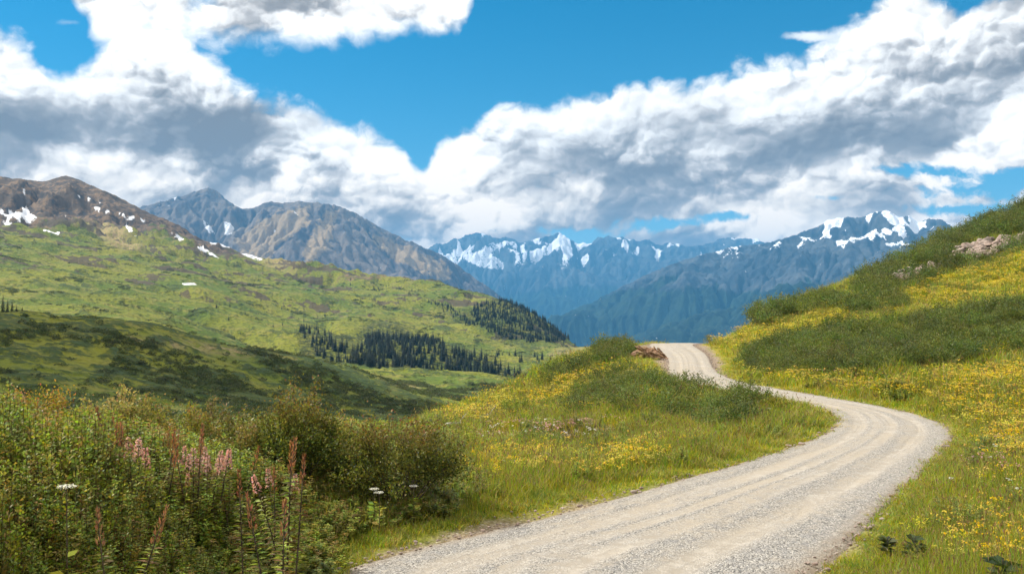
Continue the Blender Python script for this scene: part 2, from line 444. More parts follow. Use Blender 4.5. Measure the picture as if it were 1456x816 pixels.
# right meadow and hill
for q in [(1456, 816, 13), (1456, 700, 19.5), (1456, 610, 30), (1456, 540, 44), (1456, 500, 52), (1456, 430, 68), (1456, 385, 90), (1456, 350, 112), (1456, 303, 150),
          (1380, 720, 18.2), (1400, 560, 38), (1380, 335, 152), (1380, 364, 118), (1380, 395, 92), (1380, 450, 66), (1300, 364, 148), (1300, 389, 118), (1300, 420, 90), (1300, 470, 66),
          (1330, 530, 47), (1330, 572, 39), (1250, 550, 42), (1250, 530, 47), (1250, 465, 68), (1250, 415, 96), (1250, 380, 140), (1180, 470, 75), (1180, 411, 130), (1180, 520, 54), (1150, 445, 92),
          (1120, 441, 122), (1060, 459, 112), (1100, 480, 78), (1100, 535, 50), (1040, 505, 66), (1010, 477, 100), (1050, 470, 92), (1030, 488, 78), (1000, 487, 92),
          (1600, 600, 30), (1600, 480, 50), (1600, 330, 100), (1600, 250, 150), (1800, 560, 25), (1800, 250, 120), (1800, 120, 180),
          # beyond the skyline: falls away
          (1456, 310, 230), (1300, 385, 230), (1180, 450, 230), (1100, 520, 180), (1000, 560, 150), (950, 530, 125), (900, 560, 130),
          # left knob and hollow
          (880, 499, 72), (850, 501, 72), (920, 512, 66), (840, 512, 66), (800, 517, 69), (740, 544, 62), (690, 567, 56), (640, 590, 50), (600, 606, 46), (560, 622, 42),
          (900, 545, 52), (850, 565, 46), (900, 590, 38.5), (800, 570, 48), (800, 612, 35), (750, 612, 36), (700, 590, 46), (700, 645, 29), (650, 685, 22), (1000, 600, 36), (1100, 612, 32.5), (1050, 580, 39),
          (900, 640, 29.5), (860, 535, 58), (980, 565, 42), (800, 680, 23.5), (740, 580, 50),
          (840, 560, 110), (740, 610, 95), (640, 660, 75), (560, 680, 65),
          # left verge
          (400, 860, 12), (200, 900, 10.5), (0, 900, 9.5), (-300, 900, 9), (500, 720, 18), (300, 730, 17), (100, 730, 16.5), (0, 730, 16), (-300, 740, 15),
          (560, 660, 27), (400, 665, 26), (200, 668, 25), (0, 670, 24), (-300, 680, 23), (400, 700, 45), (200, 710, 42), (0, 715, 40), (-300, 720, 40)]:
    C(*q)
cpx = np.array(ctrl, float)
ca, ct = pix2at(cpx[:, 0], cpx[:, 1]); cr = cpx[:, 2]
ex_a, ex_r, ex_t = [], [], []
def E(adeg, r, z): ex_a.append(R(adeg)); ex_r.append(r); ex_t.append(z / r)
for adeg in (-170, -120, -70, 70, 120, 170):
    for r in (2, 6, 12, 40): E(adeg, r, -4.0 - (0.25 * r if adeg < 0 and r > 20 else 0) + (0.22 * r if 0 < adeg < 130 and r > 20 else 0))
for adeg in (-40, -20, 0, 20, 40):
    E(adeg, 2, -4.0); E(adeg, 6, -4.0)
for adeg in (-60, -35, -20, -8, 3): E(adeg, 90, -22 if adeg < -10 else -16); E(adeg, 240, -70)
E(12, 240, -50); E(60, 150, 22); E(90, 150, 30)
ca = np.concatenate([ca, ex_a]); ct = np.concatenate([ct, ex_t]); cr = np.concatenate([cr, ex_r])
KA = 2.2
def tps_fit(P, v, lam):
    n = len(P); d = np.hypot(P[:, None, 0] - P[None, :, 0], P[:, None, 1] - P[None, :, 1])
    K = np.where(d > 0, d * d * np.log(d + 1e-12), 0) + lam * np.eye(n)
    Q = np.hstack([np.ones((n, 1)), P]); A = np.block([[K, Q], [Q.T, np.zeros((3, 3))]])
    return np.linalg.solve(A, np.concatenate([v, np.zeros(3)]))
CPt = np.stack([ca * KA, np.log(cr)], 1)
Wt = tps_fit(CPt, ct, 0.002)
def near_z0(x, y):
    sh = np.shape(x); x = np.ravel(x); y = np.ravel(y)
    r = np.hypot(x, y); r = np.maximum(r, 1.0); a = np.arctan2(x, y)
    out = np.empty(x.shape)
    for k in range(0, len(x), 40000):
        P0 = a[k:k + 40000] * KA; P1 = np.log(r[k:k + 40000])
        d2 = (P0[:, None] - CPt[None, :, 0])**2 + (P1[:, None] - CPt[None, :, 1])**2
        out[k:k + 40000] = (0.5 * d2 * np.log(d2 + 1e-12)) @ Wt[:-3] + Wt[-3] + Wt[-2] * P0 + Wt[-1] * P1
    return (out * r).reshape(sh)
def near_z(x, y, detail=True):
    x = np.asarray(x, float); y = np.asarray(y, float)
    z = near_z0(x, y); r = np.hypot(x, y)
    rd, s = road_dist(x, y)
    zr = road_z(r)
    if detail:
        n = fbm(x / 9, y / 9, 4, 3) * 0.35 + fbm(x / 1.7, y / 1.7, 3, 11) * 0.08
        n = n + fbm(x / 30, y / 30, 3, 5) * 0.9 * sstep(60, 130, r)
        z = z + n * sstep(0.2, 4.0, rd)
    w = 1 - sstep(0.3, 4.5, rd)
    z = z * (1 - w) + zr * w
    return z - 0.07 * (1 - sstep(-0.5, -0.05, rd))

az_f = np.radians(np.arange(-36, 36.01, 0.09))
az = np.concatenate([np.radians(np.arange(-180, -36, 3.0)), az_f, np.radians(np.arange(39, 180.1, 3.0))])
rr = np.exp(np.linspace(math.log(1.0), math.log(245), 330))
RRg, AZg = np.meshgrid(rr, az, indexing='ij')
gx, gy = RRg * np.sin(AZg), RRg * np.cos(AZg)
gz = near_z(gx, gy)
grd, grs = road_dist(gx, gy)
gpx, gpy = world2pix(gx, gy, gz)

# regions of plant cover, traced from the photo onto the ground
P_thick = [(1040, 518), (1080, 504), (1140, 486), (1210, 474), (1300, 458), (1380, 448), (1456, 438), (1700, 405), (1700, 500), (1456, 498), (1400, 508), (1330, 528), (1250, 532), (1160, 538), (1085, 532), (1050, 524)]
P_upper = [(1235, 400), (1290, 372), (1360, 338), (1456, 298), (1700, 170), (1700, 270), (1456, 356), (1400, 376), (1330, 398), (1262, 420), (1215, 432), (1222, 412)]
P_sky = [(1062, 462), (1090, 450), (1135, 436), (1175, 425), (1185, 436), (1130, 452), (1080, 468)]
P_mid = [(1185, 442), (1240, 432), (1290, 432), (1290, 442), (1230, 452), (1190, 452)]
P_knob = [(800, 600), (830, 560), (880, 535), (920, 530), (945, 545), (1020, 562), (1080, 580), (1090, 600), (1040, 618), (980, 606), (900, 590), (850, 590)]
P_knob2 = [(768, 545), (800, 526), (830, 518), (838, 526), (800, 542), (772, 552)]
P_knob3 = [(830, 520), (850, 503), (890, 500), (900, 512), (880, 520), (845, 528)]
P_bare = [(640, 640), (700, 612), (800, 606), (880, 606), (880, 622), (820, 634), (740, 630), (680, 640)]
P_yel = [[(1240, 560), (1300, 545), (1400, 532), (1456, 520), (1700, 520), (1700, 640), (1456, 640), (1380, 620), (1330, 580)],
         [(1000, 500), (1040, 520), (1080, 535), (1250, 545), (1250, 560), (1110, 548), (1030, 530), (1010, 510)],
         [(1456, 620), (1700, 620), (1700, 700), (1456, 700), (1380, 690), (1360, 660), (1400, 625)],
         [(640, 600), (740, 555), (840, 520), (900, 530), (840, 548), (780, 585), (700, 600)],
         [(640, 655), (760, 645), (930, 650), (940, 668), (800, 676), (650, 685)],
         [(1456, 362), (1700, 280), (1700, 370), (1456, 420), (1380, 432), (1300, 440), (1210, 458), (1140, 470), (1080, 492), (1040, 505), (1010, 500), (1060, 470), (1150, 450), (1240, 430), (1380, 392)],
         [(990, 488), (1060, 462), (1100, 470), (1050, 495), (1000, 500)],
         [(1290, 760), (1456, 740), (1500, 816), (1300, 816)]]
P_dark = [(1456, 300), (1300, 358), (1200, 392), (1130, 428), (1060, 452), (1100, 450), (1230, 410), (1380, 345), (1456, 330)]
def regions(px, py, r):
    far = (r > 8).astype(float)
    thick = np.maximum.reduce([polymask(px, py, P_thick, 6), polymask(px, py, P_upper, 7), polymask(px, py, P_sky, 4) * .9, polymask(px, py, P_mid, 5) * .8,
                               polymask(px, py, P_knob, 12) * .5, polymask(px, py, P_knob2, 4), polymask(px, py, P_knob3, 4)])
    # only where this side of the skyline
    yel = np.maximum.reduce([polymask(px, py, p, 14) for p in P_yel])
    bare = polymask(px, py, P_bare, 6)
    return thick * far * (r < 175), yel * far, bare * far * (r < 60)
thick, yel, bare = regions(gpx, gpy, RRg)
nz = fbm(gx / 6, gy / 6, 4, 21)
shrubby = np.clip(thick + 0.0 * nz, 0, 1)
shoulder = 1 - sstep(-0.3, 0.35, grd + 0.5 * fbm(gx / 1.3, gy / 1.3, 3, 31) + 0.35)

def make_ground_mat():
    m, b, out = new_mat('meadow_ground')
    g = b.new('ShaderNodeNewGeometry').outputs['Position']
    ye, sh, ba, so_ = b.attr('yellow'), b.attr('shrubby'), b.attr('bare'), b.attr('shoulder')
    n1 = b.noise(g, 0.35, 4, 0.6); n2 = b.noise(g, 2.6, 4, 0.65); n3 = b.noise(g, 14, 3, 0.6)
    grass = b.mix(b.ss(n1, 0.35, 0.65), (0.18, 0.22, 0.012), (0.29, 0.265, 0.012))
    grass = b.mix(b.ss(n3, 0.45, 0.7), grass, (0.26, 0.24, 0.025))
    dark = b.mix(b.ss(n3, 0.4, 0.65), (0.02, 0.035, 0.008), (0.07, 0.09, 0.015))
    c = b.mix(b.m('MULTIPLY', b.ss(n2, 0.48, 0.6), 0.5), grass, dark)
    yl = b.m('MULTIPLY', ye, b.ss(b.m('ADD', n2, b.m('MULTIPLY', n3, 0.6)), 0.66, 0.92))
    c = b.mix(b.m('MULTIPLY', yl, 0.75), c, (0.50, 0.33, 0.012))
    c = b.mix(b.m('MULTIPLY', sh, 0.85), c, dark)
    soil = b.mix(b.ss(n3, 0.35, 0.7), (0.20, 0.14, 0.085), (0.42, 0.34, 0.25))
    soil = b.mix(b.ss(b.voro(g, 9), 0.05, 0.3), (0.55, 0.5, 0.43), soil)
    c = b.mix(b.m('MULTIPLY', ba, b.ss(n2, 0.38, 0.52)), c, soil)
    c = b.mix(b.m('MULTIPLY', b.ss(n3, 0.44, 0.62), 0.30), c, (0.12, 0.11, 0.03))
    c = b.mix(so_, c, soil)
    h = b.m('ADD', b.m('MULTIPLY', n3, 0.5), n2)
    finish(b, out, c, 0.95, b.bump(h, 0.6, 0.25), 0.15)
    return m
M_ground = make_ground_mat()
gv = np.stack([gx, gy, gz], -1).reshape(-1, 3)
me = mesh_np('ground', gv, grid_quads(len(rr), len(az), True), attrs=dict(yellow=yel, shrubby=shrubby, bare=bare, shoulder=shoulder), mat=M_ground, smooth=True)
link('ground', me, kind='structure')

# ------------------------------------------------------------------ road ribbon
def make_road_mat():
    m, b, out = new_mat('gravel_road')
    g = b.new('ShaderNodeNewGeometry').outputs['Position']
    u = b.attr('across'); v = b.attr('along')          # -1..1 across, metres along
    q = b.comb(b.m('MULTIPLY', u, 3.0), b.m('MULTIPLY', v, 0.10), 0)
    streak = b.noise(q, 1.6, 5, 0.6, dist=0.6)
    wv = b.m('ADD', u, b.m('MULTIPLY', b.m('SUBTRACT', b.noise(b.comb(v, 0, 0), 0.06, 2, 0.5), 0.5), 0.35))
    def track(c, w):
        d = b.m('ABSOLUTE', b.m('SUBTRACT', wv, c)); return b.ss(d, w * 0.3, w, 1.0, 0.0)
    tr = b.m('MAXIMUM', b.m('MAXIMUM', track(-0.52, 0.2), track(0.02, 0.16)), b.m('MAXIMUM', track(0.46, 0.2), track(-0.22, 0.10)))
    tr = b.m('MULTIPLY', tr, b.ss(streak, 0.3, 0.62))
    peb = b.new('ShaderNodeTexVoronoi', feature='F1'); b.put(peb.inputs['Vector'], g); peb.inputs['Scale'].default_value = 40
    pd, pc = peb.outputs['Distance'], peb.outputs['Color']
    peb2 = b.new('ShaderNodeTexVoronoi', feature='F1'); b.put(peb2.inputs['Vector'], g); peb2.inputs['Scale'].default_value = 11
    pr = b.sep(pc)[0]; pr2 = b.sep(peb2.outputs['Color'])[0]
    big = b.noise(g, 0.35, 4, 0.6); mid = b.noise(g, 3.0, 5, 0.7)
    packed = b.mix(b.ss(mid, 0.35, 0.68), (0.32, 0.28, 0.225), (0.45, 0.40, 0.33))
    packed = b.mix(b.ss(big, 0.45, 0.62), packed, (0.38, 0.325, 0.25))
    loose = b.ramp(pr, [(0.0, (0.08, 0.078, 0.075)), (0.3, (0.19, 0.18, 0.165)), (0.6, (0.34, 0.32, 0.285)), (1.0, (0.55, 0.51, 0.45))])
    loose = b.mix(b.m('MULTIPLY', b.ss(pr2, 0.6, 0.9), 0.6), loose, (0.26, 0.25, 0.24))
    lf = b.m('SUBTRACT', b.ss(b.m('ADD', b.m('MULTIPLY', mid, 0.45), b.m('MULTIPLY', streak, 0.55)), 0.30, 0.54), b.m('MULTIPLY', tr, 0.85), clamp=True)
    lf = b.m('MULTIPLY', lf, b.ss(g.node.outputs['Position'] if False else b.vm('LENGTH', g) if False else v, 20, 85, 1.0, 0.30))
    c = b.mix(lf, packed, loose)
    edge = b.ss(b.m('ABSOLUTE', u), 0.80, 1.0)
    soil = b.mix(b.ss(mid, 0.4, 0.65), (0.25, 0.19, 0.13), (0.38, 0.32, 0.24))
    c = b.mix(b.m('MULTIPLY', edge, 0.6), c, soil)
    c = b.mix(b.m('MULTIPLY', b.ss(b.m('ABSOLUTE', u), 0.93, 1.06), 0.4), c, (0.20, 0.15, 0.09))
    h = b.m('ADD', b.m('MULTIPLY', b.m('SUBTRACT', 1.0, pd), b.m('MULTIPLY', lf, 0.9)), b.m('ADD', b.m('MULTIPLY', mid, 0.8), b.m('MULTIPLY', tr, -0.5)))
    finish(b, out, c, 0.95, b.bump(h, 0.75, 0.035), 0.2)
    return m
M_road = make_road_mat()
NU = 33
uu = np.linspace(-1.12, 1.12, NU)
k_ = np.arange(len(RC))
tt = np.gradient(RC, axis=0); tt /= np.hypot(*tt.T)[:, None]
# resample finely
fi = np.linspace(0, len(RC) - 1, 1400)
def rs(a): return np.interp(fi, k_, a)
clx, cly, crx, cry = rs(EL[:, 0]), rs(EL[:, 1]), rs(ER[:, 0]), rs(ER[:, 1]); sal = rs(RS)
wob = 0.10 * fbm(sal / 1.1, sal * 0 + 3, 4, 41); wob2 = 0.10 * fbm(sal / 1.1, sal * 0 + 8, 4, 43)
U_, _ = np.meshgrid(uu, fi)
t01 = (U_ + 1) / 2
rx_ = clx[:, None] * (1 - t01) + crx[:, None] * t01; ry_ = cly[:, None] * (1 - t01) + cry[:, None] * t01
rx_ = rx_ + (U_ > 0.7) * wob[:, None] - (U_ < -0.7) * wob2[:, None]
rzz = road_z(np.hypot(rx_, ry_))
rut = -0.035 * (np.exp(-((U_ - 0.46) / 0.13)**2) + np.exp(-((U_ + 0.52) / 0.13)**2)) + 0.02 * fbm(rx_ / 0.8, ry_ / 0.8, 3, 51)
crown = 0.05 * (1 - U_**2)
rz = rzz + rut + crown - 0.16 * sstep(0.94, 1.12, np.abs(U_)) + 0.03
me = mesh_np('road', np.stack([rx_, ry_, rz], -1).reshape(-1, 3), grid_quads(len(fi), NU), attrs=dict(across=U_, along=np.repeat(sal[:, None], NU, 1)), mat=M_road, smooth=True)
link('road', me, kind='structure')
def surf_z(x, y):
    """height to stand things on"""
    x = np.atleast_1d(np.asarray(x, float)); y = np.atleast_1d(np.asarray(y, float))
    z = near_z(x, y); rd, _ = road_dist(x, y)
    return np.where(rd < 0, road_z(np.hypot(x, y)) + 0.04, z)

# ------------------------------------------------------------------ ribs: far relief as skylines at their distances
def ribs(contours, azs, lr):
    """contours: list of ((px, py, r), ...) from near to far -> z/r over (ln r, az)"""
    X, Y = [], []
    for c in contours:
        c = sorted(c); px = [q[0] for q in c]; azk, tk = pix2at(px, [q[1] for q in c])
        lk = np.log([q[2] for q in c])
        X.append(pchip(azk, lk, azs)); Y.append(pchip(azk, tk, azs))
    X = np.array(X); Y = np.array(Y)
    for i in range(1, len(X)): X[i] = np.maximum(X[i], X[i - 1] + 0.02)
    return X, Y


# ------------------------------------------------------------------ rivers carve the relief
def erode(h, dx, steps=30, K=0.5, m=0.5, diff=0.0, talus=None):
    """stream-power erosion on a regular grid; returns height and drainage area"""
    ny, nx = h.shape; N = nx * ny
    offs = [(-1, -1), (-1, 0), (-1, 1), (0, -1), (0, 1), (1, -1), (1, 0), (1, 1)]
    idx = np.arange(N).reshape(ny, nx); edge = np.zeros((ny, nx), bool); edge[0] = edge[-1] = True; edge[:, 0] = edge[:, -1] = True
    A = None
    for s_ in range(steps):
        best = np.zeros((ny, nx)); rc = idx.copy(); dist = np.full((ny, nx), dx)
        P = np.pad(h, 1, mode='edge'); PI = np.pad(idx, 1, mode='edge')
        for oy, ox in offs:
            d = dx * math.hypot(oy, ox)
            g = (h - P[1 + oy:1 + oy + ny, 1 + ox:1 + ox + nx]) / d
            u = g > best
            best = np.where(u, g, best); rc = np.where(u, PI[1 + oy:1 + oy + ny, 1 + ox:1 + ox + nx], rc); dist = np.where(u, d, dist)
        rc = np.where(edge, idx, rc).ravel(); dist = dist.ravel()
        # depth of every node in its drainage tree (pointer doubling)
        lv = (rc != np.arange(N)).astype(np.int32); p = rc.copy()
        for _ in range(12):
            lv = lv + lv[p]; p2 = p[p]
            if np.array_equal(p2, p): break
            p = p2
        o = np.argsort(lv, kind='stable'); sl_ = lv[o]; cuts = np.searchsorted(sl_, np.arange(sl_[-1] + 2))
        A = np.ones(N)
        for L in range(sl_[-1], 0, -1):
            q = o[cuts[L]:cuts[L + 1]]; np.add.at(A, rc[q], A[q])
        Fk = K * (A * dx * dx)**m / dist; hf = h.ravel().copy()
        for L in range(1, sl_[-1] + 1):
            q = o[cuts[L]:cuts[L + 1]]; f = Fk[q]; hf[q] = (hf[q] + f * hf[rc[q]]) / (1 + f)
        h = hf.reshape(ny, nx)
        if diff:
            L_ = np.zeros_like(h); L_[1:-1, 1:-1] = (h[:-2, 1:-1] + h[2:, 1:-1] + h[1:-1, :-2] + h[1:-1, 2:] - 4 * h[1:-1, 1:-1]); h = h + diff * L_
    return h, A.reshape(ny, nx)
def bilin(G, x0, y0, dx, x, y):
    ny, nx = G.shape; u = np.clip((x - x0) / dx, 0, nx - 1.001); v = np.clip((y - y0) / dx, 0, ny - 1.001)
    i = u.astype(int); j = v.astype(int); fu = u - i; fv = v - j
    return (G[j, i] * (1 - fu) + G[j, i + 1] * fu) * (1 - fv) + (G[j + 1, i] * (1 - fu) + G[j + 1, i + 1] * fu) * fv
def carve(X, Y, azs, lnr, dx, xr, yr, seed, amp, scale, **kw):
    """erode the surface given by ribs; returns change of height and log drainage as lookups"""
    r_ = np.exp(lnr); T = pchip_cols(X, Y, lnr)
    gx_ = np.arange(xr[0], xr[1], dx); gy_ = np.arange(yr[0], yr[1], dx); Xg, Yg = np.meshgrid(gx_, gy_)
    rg_ = np.hypot(Xg, Yg); ag = np.arctan2(Xg, Yg)
    u = (ag - azs[0]) / (azs[1] - azs[0]); v = (np.log(np.clip(rg_, r_[0], r_[-1])) - lnr[0]) / (lnr[1] - lnr[0])
    h0 = bilin(T * r_[:, None], 0, 0, 1.0, u, v)
    hs_ = h0 + amp * fbm(Xg / scale, Yg / scale, 6, seed, .55)
    h1, A = erode(hs_, dx, **kw)
    d = h1 - h0; la = np.log(A)
    return (lambda x, y: bilin(d, gx_[0], gy_[0], dx, x, y)), (lambda x, y: bilin(la, gx_[0], gy_[0], dx, x, y))

# --- the valley with the green slopes and the brown mountain that grows out of them
vaz = np.radians(np.arange(-50, 34, 0.055))
K = [
 [(-600, 720, 62), (0, 722, 62), (300, 710, 62), (500, 700, 64), (640, 690, 70), (760, 640, 84), (860, 600, 100), (960, 590, 120), (1100, 600, 150), (1456, 600, 200)],
 [(-600, 600, 135), (0, 600, 135), (150, 604, 140), (300, 606, 150), (450, 608, 165), (560, 612, 180), (700, 610, 200), (850, 600, 220), (1100, 600, 260), (1456, 590, 300)],
 [(-600, 520, 220), (0, 520, 225), (150, 535, 230), (300, 558, 240), (450, 580, 255), (560, 592, 270), (700, 590, 300), (850, 585, 320), (1100, 590, 350), (1456, 590, 380)],
 [(-600, 440, 320), (-100, 440, 320), (0, 444, 325), (60, 449, 330), (130, 455, 330), (200, 462, 335), (300, 488, 345), (380, 503, 355), (450, 514, 370), (520, 530, 400), (600, 552, 420), (700, 565, 440), (850, 565, 460), (1100, 580, 500), (1456, 590, 520)],
 [(-600, 462, 420), (0, 462, 425), (130, 470, 430), (200, 474, 435), (300, 498, 440), (380, 510, 450), (450, 520, 470), (520, 532, 500), (600, 545, 510), (700, 555, 520), (850, 558, 540), (1100, 580, 600), (1456, 590, 620)],
 [(-600, 445, 600), (0, 448, 600), (130, 456, 600), (200, 462, 610), (300, 492, 620), (370, 519, 640), (440, 523, 650), (520, 524.5, 660), (600, 525, 660), (680, 527, 660), (740, 537, 670), (800, 545, 680), (900, 550, 700), (1100, 580, 720), (1456, 590, 740)],
 [(-600, 440, 700), (0, 441, 700), (130, 448, 710), (200, 456, 710), (300, 480, 730), (370, 522, 745), (440, 529, 750), (520, 531, 750), (600, 532, 750), (680, 534, 750), (740, 543, 760), (800, 545, 770), (900, 548, 790), (1100, 580, 820), (1456, 590, 840)],
 [(-600, 420, 900), (0, 418, 900), (150, 428, 910), (300, 452, 930), (400, 476, 930), (500, 492, 930), (600, 503, 930), (700, 512, 930), (780, 518, 940), (860, 522, 960), (900, 530, 980), (1100, 580, 1000), (1456, 590, 1000)],
 [(-600, 375, 1350), (0, 372, 1350), (150, 388, 1350), (300, 408, 1350), (400, 436, 1300), (500, 450, 1280), (600, 468, 1250), (680, 480, 1230), (760, 488, 1200), (820, 488, 1200), (860, 490.5, 1190), (900, 494, 1180), (960, 505, 1180), (1100, 560, 1200), (1456, 590, 1200)],
 [(-600, 340, 1850), (0, 338, 1850), (150, 350, 1850), (300, 376, 1800), (400, 396, 1750), (500, 410, 1700), (600, 424, 1600), (660, 436, 1540), (700, 446, 1480), (740, 460, 1420), (780, 478, 1380), (810, 489, 1350), (860, 500, 1300), (900, 506, 1300), (1100, 570, 1300), (1456, 590, 1300)],
 [(-600, 315, 2300), (0, 312, 2300), (130, 322, 2300), (250, 345, 2250), (350, 367, 2200), (430, 376, 2150), (500, 389, 2050), (560, 396, 1950), (620, 404, 1850), (680, 415, 1750), (730, 431, 1650), (770, 451, 1600), (800, 471, 1550), (822, 489, 1500), (860, 510, 1480), (1000, 560, 1480), (1456, 590, 1480)],
 [(-600, 275, 2950), (-150, 262, 2950), (0, 254, 3000), (40, 258, 3000), (75, 255.5, 3000), (100, 253.5, 3000), (125, 262, 2950), (160, 276, 2850), (200, 297, 2750), (240, 315, 2680), (280, 335, 2600), (330, 354, 2500), (380, 372, 2400), (430, 386, 2330), (500, 402, 2300), (600, 425, 2200), (700, 445, 2000), (800, 490, 1800), (1000, 560, 1700), (1456, 590, 1700)],
 [(-600, 330, 3600), (0, 330, 3600), (200, 380, 3500), (400, 440, 3300), (600, 500, 3000), (800, 560, 2500), (1000, 600, 2300), (1456, 600, 2300)],
]
vr = np.exp(np.linspace(math.log(62), math.log(3600), 560))
X, Y = ribs(K, vaz, None)
T = pchip_cols(X, Y, np.log(vr))
VR_, VA_ = np.meshgrid(vr, vaz, indexing='ij')
vx, vy = VR_ * np.sin(VA_), VR_ * np.cos(VA_)
ridge_w = sstep(1500, 2300, VR_) * (1 - sstep(-0.10, 0.02, VA_))          # how mountainous
hummock = fbm(vx / 95, vy / 95, 5, 61)
cf, ff = carve(X, Y, vaz, np.log(vr), 9.0, (-2900, 1500), (140, 3650), 65, 22.0, 210.0, steps=18, K=0.075, m=0.42, diff=0.04)
vd, vflow = cf(vx, vy), ff(vx, vy)
crestm = 1 - sstep(0.0, 0.10, np.abs(np.log(VR_) - X[11][None, :]))
vz = T * VR_
keepA = np.ones_like(vz)
for ci in (3, 5, 9, 10): keepA = keepA * (1 - 0.6 * (1 - sstep(0.0, 0.07, np.abs(np.log(VR_) - X[ci][None, :]))))
wv0 = sstep(250, 700, VR_) * keepA * (1 - 0.8 * crestm)
vz = vz + vd * wv0 * (1 + 1.5 * ridge_w)
vz = vz + hummock * 2.6 * sstep(150, 500, VR_) + fbm(vx / 22, vy / 22, 4, 71) * (0.5 + 0.9 * sstep(500, 1200, VR_))
vz = vz + ridge_w * (fbm(vx / 60, vy / 60, 5, 79) * 16 + (ridged(vx / 150, vy / 130, 5, 78) - .45) * 34) * (1 - 0.6 * crestm)
bpx, bp_y = world2pix(vx, vy, T * VR_)
# low willow and heath patches stand up a little from the turf
pn = fbm(vx / 38, vy / 52, 5, 83) + 0.30 * fbm(vx / 160, vy / 160, 3, 87)
pn2 = fbm(vx / 14, vy / 20, 4, 89)
near_hill = (1 - sstep(420, 520, VR_)) * sstep(100, 160, VR_)
hillA = near_hill * (1 - sstep(-0.10, -0.02, VA_))
heath = sstep(-0.05, 0.34, pn + 0.5 * pn2 + 0.10 * near_hill + 0.3 * fbm(vx / 6, vy / 9, 3, 97) + 0.05 * (vflow - 2.5))
heath = np.maximum(heath, near_hill * sstep(-0.12, 0.22, pn2 + 0.5 * pn + 0.5 * fbm(vx / 5, vy / 7, 3, 98)))
vz = vz + heath * np.where(VR_ < 520, 1.1, 2.0)
rock = ridge_w * sstep(-0.15, 0.25, fbm(vx / 120, vy / 120, 5, 91) + 1.5 * (vz - 95) / 400)
rock = np.clip(rock, 0, 1)
heath2 = sstep(0.10, 0.28, fbm(vx / 120, vy / 60, 4, 93) + 0.4 * pn2 + .10 * sstep(1500, 2100, VR_) * (VA_ < -.15)) * sstep(900, 1500, VR_)   # brown rock knobs among the turf
# snow lying in the hollows, traced
snow_p = [[(0, 296), (20, 300), (42, 302), (58, 312), (40, 318), (18, 314), (0, 308)], [(30, 292), (40, 296), (44, 306), (34, 306)], [(110, 277), (130, 281), (128, 285), (112, 281)],
          [(132, 292), (157, 299), (154, 304), (134, 298)], [(60, 326), (86, 330), (84, 335), (62, 331)], [(140, 285), (146, 288), (140, 290)],
          [(168, 301), (190, 307), (210, 314), (206, 317), (184, 311), (168, 305)], [(176, 319), (186, 322), (197, 333), (192, 337), (182, 328)],
          [(243, 330), (252, 333), (270, 343), (262, 343), (248, 337)], [(270, 343), (290, 351), (313, 367), (306, 367), (286, 355)], [(294, 342), (318, 347), (330, 350), (326, 353), (300, 347)],
          [(336, 352), (356, 360), (376, 369), (366, 371), (344, 362)], [(256, 402), (276, 402), (284, 405), (262, 406)], [(24, 262), (36, 266), (42, 276), (34, 276)], [(0, 312), (22, 318), (8, 322)], [(90, 302), (98, 306), (92, 308)]]
spx, spy = world2pix(vx, vy, vz)
snow = np.zeros_like(vz)
for p_ in snow_p: snow = np.maximum(snow, polymask(spx, spy, p_, 1.6))
snow *= (VR_ > 1100)
tan = np.maximum.reduce([polymask(bpx, bp_y, p_, 7) for p_ in ([(100, 290), (150, 300), (180, 335), (210, 350), (170, 355), (120, 320)], [(800, 488), (850, 494), (830, 500), (780, 496)],
      [(170, 478), (280, 490), (340, 498), (420, 512), (400, 516), (300, 500), (190, 486)], [(330, 330), (380, 352), (430, 380), (380, 375)], [(540, 540), (600, 545), (560, 560)])])
green_up = polymask(bpx, bp_y, [(0, 322), (130, 318), (230, 320), (260, 340), (330, 368), (430, 380), (460, 400), (0, 500)], 14)
rock = np.clip(rock * (1 - 0.75 * green_up), 0, 1)
